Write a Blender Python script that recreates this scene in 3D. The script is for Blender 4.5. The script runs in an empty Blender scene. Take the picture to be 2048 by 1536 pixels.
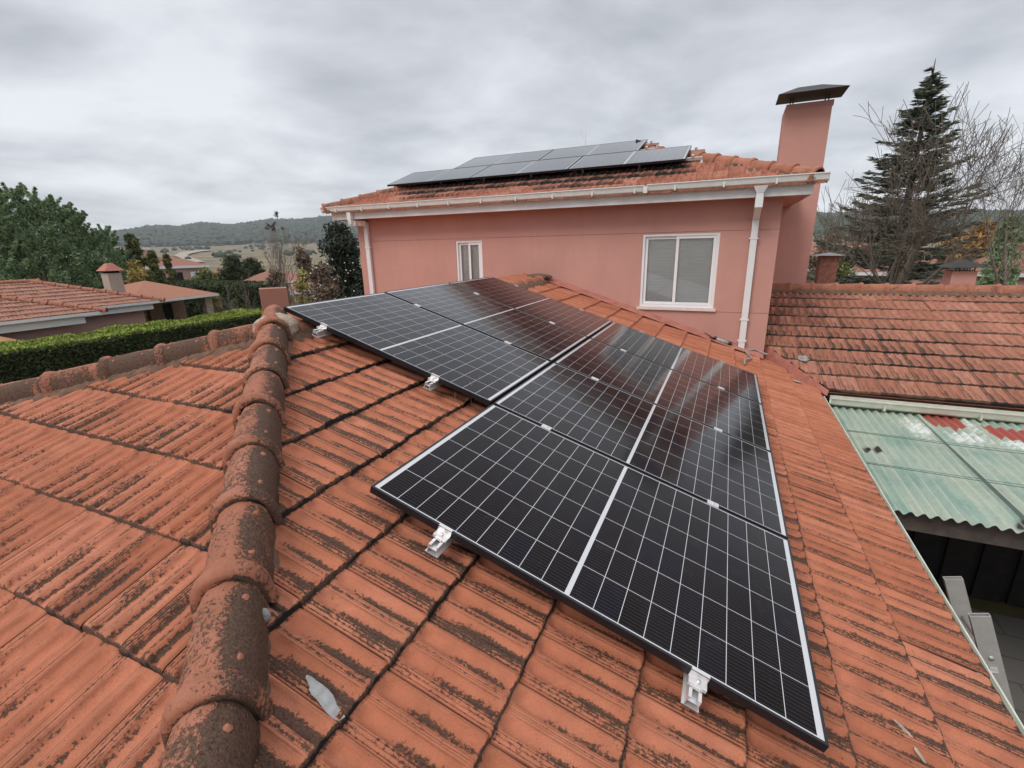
import bpy, bmesh, math, random
import numpy as np
from mathutils import Vector, Matrix
rnd = random.Random(7)
npr = np.random.RandomState(11)
scene = bpy.context.scene
C = scene.collection

# ------------------------------------------------------------------ camera
CAM = np.array([2.95696, -1.35551, 0.3854])
RIGHT = np.array([0.913539, 0.406231, -0.020586])
FWD = np.array([-0.395456, 0.875186, -0.278683])
TH = 0.312507                 # roof pitch
T = math.tan(TH)
F = 945.5                      # focal length in pixels of the 2048 px wide photograph
FWD = FWD / np.linalg.norm(FWD)
RIGHT = RIGHT - FWD * RIGHT.dot(FWD); RIGHT /= np.linalg.norm(RIGHT)
DOWN = np.cross(FWD, RIGHT)
cd = bpy.data.cameras.new("camera"); cam = bpy.data.objects.new("camera", cd); C.objects.link(cam)
cd.sensor_width = 36.0; cd.lens = F / 2048 * 36.0; cd.clip_start = 0.05; cd.clip_end = 9000
M = Matrix([[RIGHT[i], -DOWN[i], -FWD[i], CAM[i]] for i in range(3)] + [[0, 0, 0, 1]])
cam.matrix_world = M
scene.camera = cam

def ray(x, y):
    return RIGHT * ((x - 1024) / F) + DOWN * ((y - 768) / F) + FWD
def at(x, y, dist):            # the point seen at a photo pixel, at a horizontal distance
    r = ray(x, y); return CAM + r / math.hypot(r[0], r[1]) * dist

# ------------------------------------------------------------------ sky, sun, exposure
SUN_EL, SUN_AZ = math.radians(48), math.radians(205)      # azimuth from +Y towards +X
w = bpy.data.worlds.new("World"); scene.world = w; w.use_nodes = True
nt = w.node_tree; nt.nodes.clear()
def nd(t, kind, **kw):
    n = t.nodes.new(kind)
    for k, v in kw.items():
        if k == 'inp':
            for a, b in v.items(): n.inputs[a].default_value = b
        else: setattr(n, k, v)
    return n
def mathn(t, op, a, b=None, c=None, clamp=False):
    n = t.nodes.new('ShaderNodeMath'); n.operation = op; n.use_clamp = clamp
    for i, v in enumerate((a, b, c)):
        if v is None: continue
        if isinstance(v, (int, float)): n.inputs[i].default_value = v
        else: t.links.new(v, n.inputs[i])
    return n.outputs[0]
def ramp(t, fac, stops, interp='LINEAR'):
    n = t.nodes.new('ShaderNodeValToRGB'); n.color_ramp.interpolation = interp
    el = n.color_ramp.elements
    while len(el) < len(stops): el.new(0.5)
    for e, (p, c) in zip(el, stops):
        e.position = p; e.color = (*c, 1) if len(c) == 3 else c
    t.links.new(fac, n.inputs[0]); return n.outputs[0]
def mixc(t, fac, a, b, blend='MIX'):
    n = t.nodes.new('ShaderNodeMix'); n.data_type = 'RGBA'; n.blend_type = blend
    for s, v in ((n.inputs[0], fac), (n.inputs[6], a), (n.inputs[7], b)):
        if isinstance(v, (int, float)): s.default_value = v
        elif isinstance(v, tuple): s.default_value = (*v, 1) if len(v) == 3 else v
        else: t.links.new(v, s)
    return n.outputs[2]
sky = nd(nt, 'ShaderNodeTexSky', sky_type='NISHITA', sun_disc=False, sun_elevation=SUN_EL, sun_rotation=SUN_AZ)
tc = nd(nt, 'ShaderNodeTexCoord')
sep = nd(nt, 'ShaderNodeSeparateXYZ'); nt.links.new(tc.outputs['Generated'], sep.inputs[0])
zc = mathn(nt, 'MAXIMUM', sep.outputs[2], 0.0)
den = mathn(nt, 'ADD', zc, 0.16)
px_ = mathn(nt, 'DIVIDE', sep.outputs[0], den); py_ = mathn(nt, 'DIVIDE', sep.outputs[1], den)
cmb = nd(nt, 'ShaderNodeCombineXYZ'); nt.links.new(px_, cmb.inputs[0]); nt.links.new(py_, cmb.inputs[1])
n1 = nd(nt, 'ShaderNodeTexNoise', inp={'Scale': 1.25, 'Detail': 8.0, 'Roughness': 0.53, 'Distortion': 0.2}); nt.links.new(cmb.outputs[0], n1.inputs['Vector'])
n2 = nd(nt, 'ShaderNodeTexNoise', inp={'Scale': 0.33, 'Detail': 3.0, 'Roughness': 0.5}); nt.links.new(cmb.outputs[0], n2.inputs['Vector'])
cl = mathn(nt, 'ADD', mathn(nt, 'MULTIPLY', n1.outputs[0], 0.62), mathn(nt, 'MULTIPLY', n2.outputs[0], 0.38))
ccol = ramp(nt, cl, [(0.37, (3.4, 3.6, 3.9)), (0.45, (4.5, 4.7, 5.05)), (0.52, (5.6, 5.8, 6.15)), (0.61, (6.9, 7.1, 7.45))])
hz = ramp(nt, sep.outputs[2], [(0.0, (1.3, 1.3, 1.3)), (0.10, (1.2, 1.2, 1.2)), (0.3, (1.02, 1.02, 1.03)), (0.5, (1.15, 1.15, 1.15)), (0.8, (1.75, 1.75, 1.75))])
ccol = mixc(nt, 1.0, ccol, hz, 'MULTIPLY')
final = mixc(nt, 0.93, sky.outputs[0], ccol)
bg = nd(nt, 'ShaderNodeBackground', inp={'Strength': 0.1}); nt.links.new(final, bg.inputs[0])
wo = nd(nt, 'ShaderNodeOutputWorld'); nt.links.new(bg.outputs[0], wo.inputs[0])
w.cycles.sampling_method = 'MANUAL'; w.cycles.sample_map_resolution = 512
sl = bpy.data.lights.new("sun", 'SUN'); sun = bpy.data.objects.new("sun", sl); C.objects.link(sun)
sl.energy = 1.3; sl.angle = math.radians(25); sl.color = (1.0, 0.96, 0.9)
sd = Vector((math.sin(SUN_AZ) * math.cos(SUN_EL), math.cos(SUN_AZ) * math.cos(SUN_EL), math.sin(SUN_EL)))
sun.rotation_euler = sd.to_track_quat('Z', 'Y').to_euler()
scene.view_settings.view_transform = 'Standard'; scene.view_settings.look = 'None'
scene.view_settings.exposure = 0.32; scene.view_settings.gamma = 1.0
scene.render.engine = 'CYCLES'
scene.cycles.max_bounces = 6; scene.cycles.diffuse_bounces = 3; scene.cycles.glossy_bounces = 3
scene.cycles.transmission_bounces = 3; scene.cycles.use_denoising = True

# ------------------------------------------------------------------ materials
def mat(name):
    m = bpy.data.materials.new(name); m.use_nodes = True
    t = m.node_tree; return m, t, t.nodes['Principled BSDF']
def noise(t, vec, scale, detail=4, rough=0.55, dist=0.0):
    n = nd(t, 'ShaderNodeTexNoise', inp={'Scale': scale, 'Detail': float(detail), 'Roughness': rough, 'Distortion': dist})
    if vec is not None: t.links.new(vec, n.inputs['Vector'])
    return n.outputs[0]
def pos(t):
    return nd(t, 'ShaderNodeNewGeometry').outputs['Position']
def objc(t): return nd(t, 'ShaderNodeTexCoord').outputs['Object']
def scaled(t, vec, s):
    n = nd(t, 'ShaderNodeMapping'); n.inputs['Scale'].default_value = s; t.links.new(vec, n.inputs[0]); return n.outputs[0]
def bump(t, b, h, strength=0.3, dist=0.01):
    n = nd(t, 'ShaderNodeBump', inp={'Strength': strength, 'Distance': dist}); t.links.new(h, n.inputs['Height']); t.links.new(n.outputs[0], b.inputs['Normal'])
def simple(name, col, rough=0.7, var=0.15, scale=6.0, bumps=0.0, metallic=0.0, bscale=60, spec=0.5):
    m, t, b = mat(name)
    v = noise(t, pos(t), scale, 5)
    c = ramp(t, v, [(0.25, tuple(x * (1 - var) for x in col)), (0.75, tuple(min(1, x * (1 + var)) for x in col))])
    t.links.new(c, b.inputs['Base Color']); b.inputs['Roughness'].default_value = rough; b.inputs['Metallic'].default_value = metallic
    b.inputs['Specular IOR Level'].default_value = spec
    if bumps: bump(t, b, noise(t, pos(t), bscale, 3), bumps, 0.004)
    return m
def attr(t, name): 
    n = nd(t, 'ShaderNodeAttribute', attribute_name=name); return n.outputs['Fac']

def tile_material(name, c1, c2, c3, dirt=(0.016, 0.013, 0.009), grey=(0.085, 0.070, 0.052), groove=1.0, grooved=True):
    """fired clay with per-tile tone (attribute tid) and dark crust (lichen, painted panel shade) where attribute lich_shade is high"""
    m, t, b = mat(name)
    p = pos(t); uv = nd(t, 'ShaderNodeUVMap').outputs[0]
    tid = attr(t, 'tid'); li = attr(t, 'lich_shade')
    base = ramp(t, tid, [(0.0, c1), (0.5, c2), (1.0, c3)])
    v1 = noise(t, p, 9, 6, 0.6)
    base = mixc(t, mathn(t, 'MULTIPLY', mathn(t, 'SUBTRACT', v1, 0.4, clamp=True), 1.6, clamp=True), base, tuple(x * 0.6 for x in c1))
    pale = noise(t, scaled(t, uv, (5.0, 2.0, 1)), 1.5, 5, 0.65)
    base = mixc(t, mathn(t, 'MULTIPLY', mathn(t, 'SUBTRACT', pale, 0.55, clamp=True), 1.8, clamp=True), base, (0.50, 0.25, 0.165))
    # broad lichen tone then speckle
    nb = noise(t, p, 7, 5, 0.6); ns = noise(t, p, 85, 5, 0.75)
    nst = noise(t, scaled(t, uv, (30.0, 5.0, 1)), 4.0, 5, 0.7)
    s = mathn(t, 'ADD', mathn(t, 'MULTIPLY', nb, 0.75), mathn(t, 'MULTIPLY', ns, 1.5))
    s = mathn(t, 'ADD', s, mathn(t, 'MULTIPLY', nst, 0.45))          # mean about 1.25
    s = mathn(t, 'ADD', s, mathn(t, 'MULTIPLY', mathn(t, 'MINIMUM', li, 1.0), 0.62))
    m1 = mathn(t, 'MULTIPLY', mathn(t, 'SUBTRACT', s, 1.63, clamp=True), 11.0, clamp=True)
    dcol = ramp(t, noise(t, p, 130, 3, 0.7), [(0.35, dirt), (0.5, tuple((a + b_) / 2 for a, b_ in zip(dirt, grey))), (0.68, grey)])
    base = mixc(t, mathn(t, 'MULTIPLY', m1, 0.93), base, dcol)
    su = nd(t, 'ShaderNodeSeparateXYZ'); t.links.new(uv, su.inputs[0]); fu = mathn(t, 'FRACT', su.outputs[0]); fv = mathn(t, 'FRACT', su.outputs[1])
    W_, K_ = (1, 1, 1), (0, 0, 0); st = [(0.0, W_), (.010, W_), (.022, K_)]
    for u0, dk in (((.055, .9), (.118, .85), (.18, .75), (.215, .45), (.49, .6), (.528, .65), (.565, .7), (.605, .6), (.955, .55)) if grooved else ()):
        st += [(u0 - .010, K_), (u0, (dk, dk, dk)), (u0 + .010, K_)]
    if not grooved: st = [(0.0, K_), (1.0, K_)]
    gro = ramp(t, fu, st)
    brk = mathn(t, 'MULTIPLY', mathn(t, 'SUBTRACT', noise(t, scaled(t, uv, (40.0, 7.0, 1)), 3.0, 4, 0.75), 0.30, clamp=True), 4.5, clamp=True)
    brk = mathn(t, 'MAXIMUM', brk, mathn(t, 'MAXIMUM', mathn(t, 'LESS_THAN', fu, 0.022), 0.35))
    vr = ramp(t, fv, [(0.0, (.15, .15, .15)), (.06, (.6, .6, .6)), (.5, W_), (.93, W_), (.98, (.3, .3, .3))])
    gm = mathn(t, 'MULTIPLY', mathn(t, 'MULTIPLY', gro, brk), vr)
    base = mixc(t, mathn(t, 'MULTIPLY', gm, groove), base, (0.055, 0.024, 0.015))
    grain = noise(t, p, 260, 3, 0.75)
    base = mixc(t, mathn(t, 'MULTIPLY', mathn(t, 'SUBTRACT', grain, 0.42, clamp=True), 1.5, clamp=True), base, tuple(x * 0.55 for x in c1))
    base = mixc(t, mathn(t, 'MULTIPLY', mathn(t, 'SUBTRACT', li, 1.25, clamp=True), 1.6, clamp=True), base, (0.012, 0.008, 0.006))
    # small dark pits everywhere
    pit = mathn(t, 'MULTIPLY', mathn(t, 'SUBTRACT', noise(t, p, 150, 2, 0.6), 0.66, clamp=True), 12.0, clamp=True)
    base = mixc(t, mathn(t, 'MULTIPLY', pit, 0.5), base, (0.10, 0.045, 0.03))
    t.links.new(base, b.inputs['Base Color'])
    b.inputs['Roughness'].default_value = 0.75; b.inputs['Specular IOR Level'].default_value = 0.3
    hh = mathn(t, 'ADD', mathn(t, 'MULTIPLY', noise(t, scaled(t, uv, (60.0, 3.0, 1)), 3.0, 3, 0.6), 0.5), mathn(t, 'MULTIPLY', m1, 0.5))
    hh = mathn(t, 'ADD', hh, mathn(t, 'MULTIPLY', noise(t, p, 170, 5, 0.75), 1.5)); hh = mathn(t, 'SUBTRACT', hh, mathn(t, 'MULTIPLY', gro, 1.1))
    bump(t, b, hh, 0.7, 0.0035)
    return m
m_tile = tile_material('weathered_clay_tile', (0.45, 0.150, 0.078), (0.55, 0.190, 0.102), (0.63, 0.245, 0.145))
m_tile_s = tile_material('side_roof_clay', (0.40, 0.165, 0.105), (0.47, 0.20, 0.13), (0.55, 0.26, 0.18))
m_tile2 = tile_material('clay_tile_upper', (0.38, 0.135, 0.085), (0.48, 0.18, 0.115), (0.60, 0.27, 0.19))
m_cap = tile_material('ridge_clay', (0.38, 0.145, 0.085), (0.44, 0.175, 0.105), (0.49, 0.205, 0.13), grey=(0.115, 0.085, 0.06), grooved=False)
m_deck = simple('roof_bedding', (0.16, 0.06, 0.035), 0.9, 0.3, 12)
m_mortar = simple('cement_mortar', (0.15, 0.085, 0.055), 0.95, 0.5, 22, 0.9, bscale=50)
m_redmortar = simple('red_painted_mortar', (0.42, 0.16, 0.12), 0.85, 0.25, 9, 0.4)
m_cement = simple('grey_cement', (0.30, 0.295, 0.29), 0.9, 0.3, 30, 0.5)
def plaster(name, col, dark=0.85):
    m, t, b = mat(name); p = pos(t)
    v = noise(t, p, 0.9, 5, 0.6); f = noise(t, scaled(t, p, (2.2, 2.2, 0.4)), 2.0, 6, 0.7)
    c = ramp(t, v, [(0.3, tuple(x * dark for x in col)), (0.7, col)])
    c = mixc(t, mathn(t, 'MULTIPLY', mathn(t, 'SUBTRACT', f, 0.5, clamp=True), 1.3, clamp=True), c, tuple(x * 0.70 for x in col))
    g = noise(t, p, 90, 3, 0.7)
    c = mixc(t, mathn(t, 'MULTIPLY', mathn(t, 'SUBTRACT', g, 0.5, clamp=True), 0.8, clamp=True), c, tuple(x * 0.75 for x in col))
    t.links.new(c, b.inputs['Base Color']); b.inputs['Roughness'].default_value = 0.9; b.inputs['Specular IOR Level'].default_value = 0.2
    bump(t, b, noise(t, p, 140, 4, 0.7), 0.5, 0.004); return m
m_wall = plaster('pink_render', (0.60, 0.315, 0.262))
m_wall2 = plaster('pink_render_far', (0.52, 0.32, 0.28))
m_white = simple('white_painted', (0.74, 0.73, 0.73), 0.45, 0.06, 5, 0.05)
m_gutter = simple('white_lacquered_gutter', (0.72, 0.72, 0.69), 0.35, 0.08, 9)
m_gutold = simple('aged_cream_gutter', (0.60, 0.60, 0.50), 0.5, 0.18, 8)
m_pvc = simple('window_frame_white', (0.82, 0.80, 0.80), 0.3, 0.03, 5)
m_sill = simple('marble_sill', (0.70, 0.62, 0.56), 0.5, 0.12, 12)
m_metal_dark = simple('dark_metal_cowl', (0.035, 0.03, 0.028), 0.5, 0.35, 9, metallic=0.4)
m_alu = simple('aluminium', (0.78, 0.76, 0.75), 0.35, 0.08, 30, metallic=0.55)
m_alu_matt = simple('ladder_aluminium', (0.45, 0.43, 0.405), 0.5, 0.12, 12, metallic=0.45)
m_black = simple('black_anodised', (0.012, 0.012, 0.015), 0.32, 0.2, 9)
m_dark = simple('dark_interior', (0.012, 0.011, 0.010), 0.9, 0.5, 3)
m_wood = simple('old_timber', (0.085, 0.066, 0.055), 0.85, 0.35, 14, 0.5)
m_brownwood = simple('weathered_planks', (0.30, 0.19, 0.13), 0.85, 0.3, 8)
m_paver = simple('paving_grey', (0.24, 0.23, 0.21), 0.85, 0.25, 5, 0.2)
m_bark = simple('bark', (0.17, 0.135, 0.105), 0.9, 0.35, 14, 0.6)
m_bark2 = simple('bark_pale', (0.20, 0.165, 0.13), 0.9, 0.3, 14, 0.5)
m_peach = simple('peach_awning', (0.62, 0.30, 0.17), 0.8, 0.06, 2)
m_cable = simple('grey_conduit', (0.33, 0.28, 0.26), 0.6, 0.1, 9)
m_wire = simple('green_wire', (0.07, 0.13, 0.10), 0.5, 0.2, 9)
m_stone = simple('pale_stone', (0.42, 0.36, 0.26), 0.9, 0.35, 5, 0.4)
m_twig = simple('dry_twig', (0.30, 0.17, 0.09), 0.9, 0.2, 9)
def leafmat(name, c1, c2, c3, tr=0.0):
    m, t, b = mat(name)
    a = attr(t, 'tid')
    c = ramp(t, a, [(0.0, c1), (0.5, c2), (1.0, c3)])
    t.links.new(c, b.inputs['Base Color']); b.inputs['Roughness'].default_value = 0.65; b.inputs['Specular IOR Level'].default_value = 0.25
    return m
m_pine = leafmat('pine_needles', (0.12, 0.185, 0.085), (0.20, 0.285, 0.14), (0.35, 0.43, 0.24))
m_fir = leafmat('fir_needles', (0.07, 0.085, 0.062), (0.115, 0.13, 0.095), (0.19, 0.205, 0.15))
m_ygreen = leafmat('olive_foliage', (0.06, 0.075, 0.025), (0.12, 0.135, 0.045), (0.22, 0.21, 0.07))
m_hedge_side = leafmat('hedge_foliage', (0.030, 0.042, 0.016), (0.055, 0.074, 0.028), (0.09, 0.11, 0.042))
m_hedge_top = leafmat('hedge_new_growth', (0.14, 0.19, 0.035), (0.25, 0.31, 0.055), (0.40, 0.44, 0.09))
m_magn = leafmat('magnolia_foliage', (0.022, 0.030, 0.020), (0.042, 0.050, 0.034), (0.075, 0.085, 0.06))
m_orange = leafmat('autumn_foliage', (0.25, 0.13, 0.05), (0.36, 0.19, 0.07), (0.48, 0.30, 0.11))
m_yellow = leafmat('yellow_foliage', (0.22, 0.19, 0.06), (0.34, 0.28, 0.09), (0.46, 0.38, 0.14))
m_drybr = leafmat('dry_brown_leaves', (0.12, 0.085, 0.06), (0.20, 0.145, 0.10), (0.30, 0.23, 0.17))
m_bloom = simple('white_bloom', (0.62, 0.57, 0.48), 0.6, 0.05, 5)
m_forest = leafmat('far_forest', (0.030, 0.045, 0.030), (0.048, 0.065, 0.042), (0.07, 0.088, 0.055))

# ------------------------------------------------------------------ mesh helpers
class MB:
    def __init__(s): s.v = []; s.f = []; s.sm = []
    def add(s, vs, fs, smooth=False):
        o = len(s.v); s.v += [tuple(map(float, v)) for v in vs]; s.f += [tuple(i + o for i in f) for f in fs]; s.sm += [smooth] * len(fs); return s
    def box(s, x0, x1, y0, y1, z0, z1):
        vs = [(x, y, z) for z in (z0, z1) for y in (y0, y1) for x in (x0, x1)]
        return s.add(vs, [(0, 2, 3, 1), (4, 5, 7, 6), (0, 1, 5, 4), (2, 6, 7, 3), (0, 4, 6, 2), (1, 3, 7, 5)])
    def obox(s, o, ax, ay, az):       # oriented box: corner o and three edge vectors
        o, ax, ay, az = map(np.array, (o, ax, ay, az))
        vs = [o + i * ax + j * ay + k * az for k in (0, 1) for j in (0, 1) for i in (0, 1)]
        fs = [(0, 2, 3, 1), (4, 5, 7, 6), (0, 1, 5, 4), (2, 6, 7, 3), (0, 4, 6, 2), (1, 3, 7, 5)]
        if np.dot(np.cross(ax, ay), az) < 0: fs = [f[::-1] for f in fs]
        return s.add(vs, fs)
    def poly(s, pts, thick=None):     # polygon, optionally extruded down
        n = len(pts)
        if thick is None: return s.add(pts, [tuple(range(n))])
        lo = [(p[0], p[1], p[2] - thick) for p in pts]
        return s.add(list(pts) + lo, [tuple(range(n)), tuple(range(2 * n - 1, n - 1, -1))] + [(i, i + n, (i + 1) % n + n, (i + 1) % n) for i in range(n)])
    def tube(s, pts, rad, n=8, cap=True, smooth=True):
        pts = [np.array(p, float) for p in pts]; m = len(pts)
        rad = [rad] * m if isinstance(rad, (int, float)) else rad
        vs = []; up = None
        for i, p in enumerate(pts):
            d = pts[min(i + 1, m - 1)] - pts[max(i - 1, 0)]; d = d / (np.linalg.norm(d) + 1e-9)
            if up is None:
                up = np.array([0, 0, 1.]) if abs(d[2]) < 0.9 else np.array([1., 0, 0])
            a = np.cross(d, up); a /= (np.linalg.norm(a) + 1e-9); b = np.cross(a, d); up = b
            for k in range(n):
                t = 2 * math.pi * k / n; vs.append(p + rad[i] * (math.cos(t) * a + math.sin(t) * b))
        fs = [(i * n + k, i * n + (k + 1) % n, (i + 1) * n + (k + 1) % n, (i + 1) * n + k) for i in range(m - 1) for k in range(n)]
        if cap: fs += [tuple(range(n))[::-1], tuple(range((m - 1) * n, m * n))]
        return s.add(vs, fs, smooth)
    def extrude(s, prof, o, ax, az, length_vec, close=True, caps=True):   # 2-D profile swept along a vector
        o, ax, az, L = map(np.array, (o, ax, az, length_vec)); n = len(prof)
        a = [o + u * ax + v * az for u, v in prof]; b = [p + L for p in a]
        m = n if close else n - 1
        fs = [(i, (i + 1) % n, (i + 1) % n + n, i + n) for i in range(m)]
        if close and caps: fs += [tuple(range(n))[::-1], tuple(range(n, 2 * n))]
        return s.add(a + b, fs)
    def build(s, name, m, parent=None, org=None, mats=None):
        o = np.zeros(3) if org is None else np.array(org, float)
        if parent is not None and org is None:
            q = parent
            while q is not None: o = o + np.array(q.location); q = q.parent
        me = bpy.data.meshes.new(name)
        me.from_pydata([(x - o[0], y - o[1], z - o[2]) for x, y, z in s.v], [], s.f)
        me.polygons.foreach_set('use_smooth', s.sm); me.update()
        bm = bmesh.new(); bm.from_mesh(me); bmesh.ops.recalc_face_normals(bm, faces=bm.faces); bm.to_mesh(me); bm.free()
        if m: me.materials.append(m)
        ob = bpy.data.objects.new(name, me); C.objects.link(ob)
        if parent is not None: ob.parent = parent
        else: ob.location = o
        return ob
def np_mesh(name, V, Fq, m, parent=None, attrs=None, uv=None, smooth=False, org=None):
    """quad mesh straight from numpy arrays; V world coordinates"""
    o = np.zeros(3)
    if org is not None: o = np.array(org, float)
    elif parent is not None:
        q = parent
        while q is not None: o = o + np.array(q.location); q = q.parent
    k = Fq.shape[1]
    me = bpy.data.meshes.new(name); me.vertices.add(len(V)); me.vertices.foreach_set('co', (V - o).astype(np.float32).ravel())
    me.loops.add(Fq.size); me.loops.foreach_set('vertex_index', Fq.astype(np.int32).ravel())
    me.polygons.add(len(Fq)); me.polygons.foreach_set('loop_start', (np.arange(len(Fq)) * k).astype(np.int32))
    me.polygons.foreach_set('loop_total', np.full(len(Fq), k, np.int32))
    me.polygons.foreach_set('use_smooth', np.full(len(Fq), smooth, bool))
    me.update(calc_edges=True)
    for nme, arr in (attrs or {}).items():
        a = me.attributes.new(nme, 'FLOAT', 'POINT'); a.data.foreach_set('value', arr.astype(np.float32))
    if uv is not None:
        l = me.uv_layers.new(name='UVMap'); l.data.foreach_set('uv', uv[Fq.ravel()].astype(np.float32).ravel())
    me.materials.append(m)
    ob = bpy.data.objects.new(name, me); C.objects.link(ob)
    if parent is not None: ob.parent = parent
    elif org is not None: ob.location = o
    return ob
def tag(o, label=None, cat=None, group=None, kind=None):
    if label: o['label'] = label
    if cat: o['category'] = cat
    if group: o['group'] = group
    if kind: o['kind'] = kind
    return o
def thing(name, loc, label, cat, group=None):
    o = bpy.data.objects.new(name, None); C.objects.link(o); o.location = loc; o.empty_display_size = 0.2
    return tag(o, label, cat, group)
def copy_tree(o, parent=None):
    c = o.copy(); C.objects.link(c)
    if parent is not None: c.parent = parent
    for ch in [x for x in o.children]: copy_tree(ch, c)
    return c
def sstep(a, b, x):
    t = np.clip((x - a) / (b - a), 0, 1); return t * t * (3 - 2 * t)

# ------------------------------------------------------------------ tiled roof surface
TW = 0.208
def tile_field(name, org, e_dn, e_cr, slope, lips, P, c0, c1, mask, parent, m, lich_shade=lambda x, y: 0.3 + 0 * x, nu=33, fine=True, lipdrop=0.034, seed=1, up=1.0, label=None, amp=1.0, lw=.09):
    """interlocking tiles: org is a point of the plane; e_dn/e_cr horizontal unit vectors (down-slope, across)"""
    r = np.random.RandomState(seed)
    vs_ = np.array([-0.06, 0.0, 0.035, 0.07, 0.12, 0.25, 0.42, 0.6, 0.75, 0.84, 0.885, 0.91, 0.935, 0.96, 0.98, 0.993, 1.0, 0.996]) if fine else np.array([-0.06, 0.0, 0.08, 0.35, 0.65, 0.88, 0.95, 0.99, 1.0, 0.995])
    u = np.linspace(0, 1, nu); U, Vv = np.meshgrid(u, vs_)                # nv x nu
    nv = len(vs_)
    def bell(uc, hw): return np.clip(1 - ((U - uc) / hw) ** 2, 0, 1)
    pa, pb = bell(0.345, 0.145), bell(0.79, 0.155)
    def endm(uc, hw):
        q = ((U - uc) / hw) ** 2
        return sstep(0.005, 0.05, Vv - 0.05 * q) * (1 - sstep(0.0, 0.04, Vv - (0.965 - 0.06 * q)))
    prof = -0.015 * pa ** .38 * endm(0.345, 0.145) - 0.015 * pb ** .38 * endm(0.79, 0.155)
    for g, dep, wd in ((0.055, 0.004, 0.016), (0.12, 0.0035, 0.014), (0.18, 0.003, 0.012), (0.56, 0.002, 0.012)):
        prof = prof - dep * np.exp(-((U - g) / wd) ** 2) * (1 - sstep(0.93, 0.97, Vv))
    prof = prof + 0.003 * np.exp(-((U - 0.57) / 0.06) ** 2) * sstep(0.7, 0.95, Vv)
    prof = prof * amp * 1.15 - 0.012 * np.exp(-(U / 0.018) ** 2) - 0.007 * np.exp(-((1 - U) / 0.018) ** 2)
    h = 0.002 + 0.026 * Vv + prof
    h = h - 0.006 * sstep(0.955, 1.0, Vv) ** 2
    h[-1] = h[-2] - lipdrop
    h[0] -= .004
    scal = (0.005 * np.exp(-((U - 0.57) / 0.09) ** 2) + 0.004 * np.exp(-((U - 0.1) / 0.08) ** 2) - 0.003 * pb - 0.003 * pa) * .35 * sstep(0.93, 1.0, Vv)
    panl = np.exp(-((U - 0.225 - lw * .8) / lw) ** 2) + np.exp(-((U - 0.655 - lw * .8) / lw) ** 2)
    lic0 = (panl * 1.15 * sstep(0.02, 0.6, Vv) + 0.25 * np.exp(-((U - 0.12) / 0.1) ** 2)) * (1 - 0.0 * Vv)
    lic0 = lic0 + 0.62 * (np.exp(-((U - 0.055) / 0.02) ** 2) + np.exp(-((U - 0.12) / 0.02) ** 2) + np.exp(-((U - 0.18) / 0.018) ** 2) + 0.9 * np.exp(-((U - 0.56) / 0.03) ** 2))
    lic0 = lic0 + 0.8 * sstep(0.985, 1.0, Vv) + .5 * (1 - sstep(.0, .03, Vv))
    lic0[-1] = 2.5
    VV = []; AL = []; TI = []; UVs = []; FF = []
    base = 0; idx = np.arange(nv * nu).reshape(nv, nu)
    q = np.stack([idx[:-1, :-1], idx[1:, :-1], idx[1:, 1:], idx[:-1, 1:]], -1).reshape(-1, 4)
    nt_ = int(math.ceil((c1 - c0) / TW))
    for k, sl_ in enumerate(lips):
        off = (k % 2) * 0.0 + r.uniform(-0.004, 0.004)
        for j in range(nt_):
            cc = c0 + j * TW + off
            ds, dh, tl = r.normal(0, 0.0025), r.normal(0, 0.0018), r.normal(0, 0.004)
            S = sl_ - P * (1 - Vv) + scal + ds * Vv; Cc = cc + U * TW * 0.998 + tl * 0.3 * (1 - Vv)
            X = org[0] + e_dn[0] * S + e_cr[0] * Cc; Y = org[1] + e_dn[1] * S + e_cr[1] * Cc
            ctr = (X[nv // 2, nu // 2], Y[nv // 2, nu // 2])
            mv = mask(X, Y)
            if not mv.any(): continue
            Z = org[2] - slope * S + h * up + dh + tl * (U - 0.5)
            VV.append(np.stack([X, Y, Z], -1).reshape(-1, 3))
            AL.append((lic0 * (0.6 + 0.8 * r.rand()) * lich_shade(X, Y)).ravel()); TI.append(np.full(nv * nu, np.clip(r.normal(0.5, 0.25), 0, 1)))
            UVs.append(np.stack([np.clip(U, .0005, .9995) + j * 7 + k * 31, np.clip(Vv, .001, .999) + k * 5 + j * 3], -1).reshape(-1, 2))
            fm = mv.ravel()[q].all(1)
            FF.append(q[fm] + base); base += nv * nu
    V = np.concatenate(VV); Fa = np.concatenate(FF)
    used = np.zeros(len(V), bool); used[Fa.ravel()] = True; re = np.cumsum(used) - 1
    ob = np_mesh(name, V[used], re[Fa], m, parent, {'lich_shade': np.concatenate(AL)[used], 'tid': np.concatenate(TI)[used]}, np.concatenate(UVs)[used], smooth=True)
    if label: ob['label'] = label
    return ob

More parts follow.
